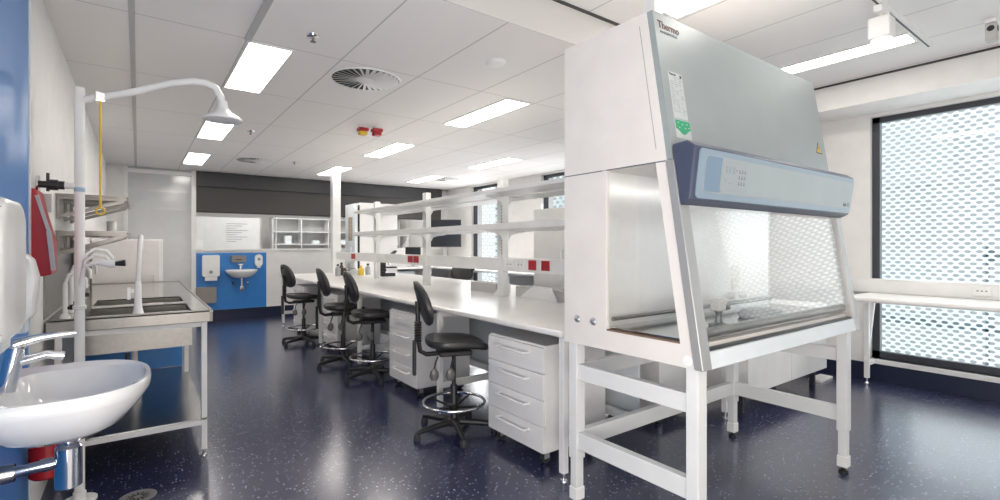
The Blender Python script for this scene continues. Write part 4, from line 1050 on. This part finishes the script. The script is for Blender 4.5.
# ---------------------------------------------------------------- emergency shower
PX, PY = -0.25, 3.43
es = empty('emergency_shower', (PX, PY, 0), 'white emergency shower with tall post and overhead rose at the left', 'emergency shower')
MB().cyl((PX, PY, 0.012), (PX, PY, 2.20), 0.0225, 18).build('post', PLASTIC, es)
MB().lathe([(0.075, 0), (0.075, 0.010), (0.03, 0.014), (0.028, 0.05)], (PX, PY, 0), 24).build('floor_flange', POWDER, es)
MB().tube([(PX, PY, 2.13), (-0.03, PY, 2.215), (0.16, PY, 2.305), (0.26, PY, 2.335), (0.33, PY, 2.338), (0.38, PY, 2.318), (0.408, PY, 2.27), (0.418, PY, 2.20)], 0.020, 14).build('arm', PLASTIC, es)
MB().lathe([(0.024, 0.10), (0.03, 0.06), (0.05, 0.03), (0.085, 0.010), (0.108, -0.008), (0.108, -0.020), (0.085, -0.024), (0, -0.026)], (0.418, PY, 2.145), 32).build('rose', PLASTIC, es)
MB().tube([(-0.163, PY - 0.03, 2.14), (-0.163, PY - 0.03, 1.56)], 0.0055, 8).tube(arc((-0.163, PY - 0.03, 1.545), 0.018, 0, 342, 19, 'XZ'), 0.005, 6, closed=True).build('pull_rod', YELLOW, es)
MB().box(-0.185, -0.141, PY - 0.04, PY + 0.02, 2.135, 2.185, 0.004).build('valve_body', CHROME, es)
# supply pipe with black valve
MB().cyl((XL + 0.10, PY, 1.675), (PX, PY, 1.675), 0.016).build('supply_pipe', PLASTIC, es)
MB().cyl((XL + 0.001, PY, 1.675), (XL + 0.012, PY, 1.675), 0.045, 20).build('wall_flange', CHROME, es)
MB().cyl((XL + 0.012, PY, 1.675), (XL + 0.05, PY, 1.675), 0.018).cyl((XL + 0.05, PY, 1.675), (XL + 0.085, PY, 1.675), 0.028).cyl((XL + 0.085, PY, 1.675), (XL + 0.11, PY, 1.675), 0.022).cyl((XL + 0.045, PY, 1.64), (XL + 0.045, PY, 1.735), 0.007).build('valve', BLACK, es)
MB().box(XL + 0.03, XL + 0.062, PY - 0.028, PY - 0.026, 1.53, 1.625).build('paper_tag', PAPER, es)
MB().lathe([(0.0228, 0), (0.0233, 0.001), (0.0233, 0.022), (0.0228, 0.023)], (PX, PY, 1.645), 18).build('collar', mat('pale_blue_tape', (0.38, 0.52, 0.66), 0.5), es)
MB().lathe([(0.0235, 0), (0.029, 0.003), (0.029, 0.02), (0.0235, 0.023)], (PX, PY, 1.02), 18).build('collar', POWDER, es)
# eyewash nozzles
for dy, dz in ((-0.03, 0.0), (0.045, 0.03)):
    MB().tube([(PX, PY, 1.10 + dz), (PX + 0.012, PY + dy, 1.20 + dz), (PX + 0.025, PY + dy, 1.28 + dz), (PX + 0.06, PY + dy, 1.31 + dz), (PX + 0.11, PY + dy, 1.30 + dz), (PX + 0.14, PY + dy, 1.255 + dz)], 0.010, 10).build('eyewash_pipe', PLASTIC, es)
nz = MB().tube([(PX + 0.02, PY - 0.05, 1.25), (PX + 0.08, PY - 0.055, 1.268), (PX + 0.13, PY - 0.055, 1.262), (PX + 0.15, PY - 0.055, 1.262)], 0.014, 12, rs=[0.009, 0.011, 0.022, 0.020]).build('eyewash_head', PLASTIC, es)
MB().cyl((PX + 0.15, PY - 0.055, 1.262), (PX + 0.195, PY - 0.06, 1.265), 0.011, 12, 0.018).build('nozzle', BLACK, nz)
fdr = empty('floor_drain', (0.0, 3.30, 0), 'round steel floor drain below the emergency shower', 'floor drain')
MB().lathe([(0.085, 0), (0.085, 0.003), (0.07, 0.004), (0.06, 0.002), (0, 0.002)], (0.0, 3.30, 0), 28).build('grate', SILVERPLATE, fdr)
mb = MB()
for k in range(12):
    a_ = 2 * PI * k / 12; mb.box(0.02, 0.052, -0.005, 0.005, 0.0021, 0.0028, 0, Matrix.Translation((0.0, 3.30, 0)) @ Matrix.Rotation(a_, 4, 'Z'))
mb.build('slots', GAP, fdr)

# ---------------------------------------------------------------- near wash basin on the left wall
bp_ = MB().box(XL + 0.001, XL + 0.008, 0.4, 3.155, 0.0, 2.70).build('splash_panel', BLUE); tag(bp_, 'blue splash panel on the left wall behind the near wash basin', 'splash panel')
WX = XL + 0.009
nbas, T = basin('wash_basin', WX, 2.17, 0.60, 0.45, 0.915, 0.17, 'large white wash basin in the left foreground', 'X+')
mt = MB().cyl(T(0, 0.075, 0.900), T(0, 0.10, 1.035), 0.024, 18).build('tap', CHROME, nbas)
MB().tube([T(0, 0.09, 0.985), T(0, 0.17, 1.005), T(0, 0.215, 0.995)], 0.015, 12).build('spout', CHROME, mt)
MB().tube([T(0, 0.095, 1.045), T(0, 0.16, 1.062), T(0, 0.245, 1.068)], 0.012, 10, rs=[0.02, 0.013, 0.007]).build('lever', CHROME, mt)
tx, ty, _ = T(0.0, 0.225, 0)
MB().lathe([(0.025, 0), (0.036, 0.006), (0.036, 0.135), (0.026, 0.145), (0.017, 0.15), (0.017, 0.18), (0.026, 0.185), (0.026, 0.215)], (tx, ty, 0.555), 24).tube([(tx - 0.03, ty, 0.645), (tx - 0.12, ty, 0.640), (WX, ty, 0.638)], 0.018, 12).cyl((-0.36, ty, 0.638), (-0.315, ty, 0.639), 0.032, 18, 0.028).cyl((WX, ty, 0.638), (WX + 0.05, ty, 0.638), 0.030).cyl((tx - 0.07, ty, 0.643), (tx - 0.04, ty, 0.644), 0.021).build('bottle_trap', CHROME, nbas)
MB().cyl((WX, ty - 0.13, 0.74), (WX + 0.07, ty - 0.13, 0.74), 0.014).cyl((WX, ty + 0.13, 0.74), (WX + 0.07, ty + 0.13, 0.74), 0.014).cyl((WX + 0.06, ty - 0.13, 0.74), (WX + 0.06, ty - 0.13, 0.79), 0.008).cyl((WX + 0.06, ty + 0.13, 0.74), (WX + 0.06, ty + 0.13, 0.79), 0.008).build('stop_valve', CHROME, nbas)
d1_ = empty('towel_dispenser', (WX, 2.0, 1.3), 'large white towel dispenser on the left wall above the near basin', 'towel dispenser')
MB().prism(rrect(1.80, 2.17, 1.09, 1.495, 0.09), 'X', WX, WX + 0.125, 0.02, True).build('body', PLASTIC, d1_)
MB().box(WX + 0.02, WX + 0.10, 1.88, 2.08, 1.055, 1.095).build('outlet', PALE, d1_)
d2_ = empty('soap_dispenser', (WX, 2.48, 1.2), 'smaller white soap dispenser on the left wall behind the large one', 'soap dispenser')
MB().prism([(WX, 1.08), (WX, 1.34), (WX + 0.06, 1.345), (WX + 0.10, 1.31), (WX + 0.115, 1.24), (WX + 0.105, 1.11), (WX + 0.09, 1.085)], 'Y', 2.40, 2.53, 0.006, True).build('body', PLASTIC, d2_)
MB().box(WX + 0.03, WX + 0.085, 2.43, 2.50, 1.045, 1.082).build('nozzle', PALE, d2_)
# red wall pouch and fire extinguisher
rp = empty('fire_blanket', (XL, 3.3, 1.4), 'red fire blanket pouch with pale strap hanging on the left wall', 'fire blanket')
MB().prism([(XL, 1.635), (XL + 0.03, 1.63), (XL + 0.055, 1.50), (XL + 0.085, 1.38), (XL + 0.085, 1.22), (XL, 1.20)], 'Y', 3.19, 3.40, 0.008).build('pouch', RED, rp)
MB().bar((XL + 0.032, 3.187, 1.60), (XL + 0.075, 3.187, 1.43), 0.014, 0.006, (0, 1, 0)).bar((XL + 0.075, 3.187, 1.43), (XL + 0.092, 3.187, 1.24), 0.018, 0.006, (0, 1, 0)).build('strap', GREYBOX, rp)
fe = empty('fire_extinguisher', (-0.340, 3.085, 0.32), 'red fire extinguisher on the left wall below the near basin', 'fire extinguisher')
MB().lathe([(0.055, 0), (0.065, 0.01), (0.065, 0.30), (0.055, 0.335), (0.025, 0.36)], (-0.340, 3.085, 0.290), 24).build('cylinder', REDX, fe)
MB().lathe([(0.018, 0.36), (0.018, 0.40), (0.028, 0.41), (0.02, 0.43)], (-0.340, 3.085, 0.290), 14).build('valve', BLACK, fe)
MB().tube([(-0.33, 3.05, 0.735), (-0.30, 3.012, 0.72), (-0.285, 3.005, 0.64), (-0.288, 3.010, 0.46)], 0.010, 10).build('hose', BLACK, fe)
MB().lathe([(0.0655, 0.0), (0.0668, 0.002), (0.0668, 0.028), (0.0655, 0.03)], (-0.340, 3.085, 0.45), 24).box(XL + 0.009, -0.39, 3.065, 3.105, 0.46, 0.50).build('strap', BLACK, fe)
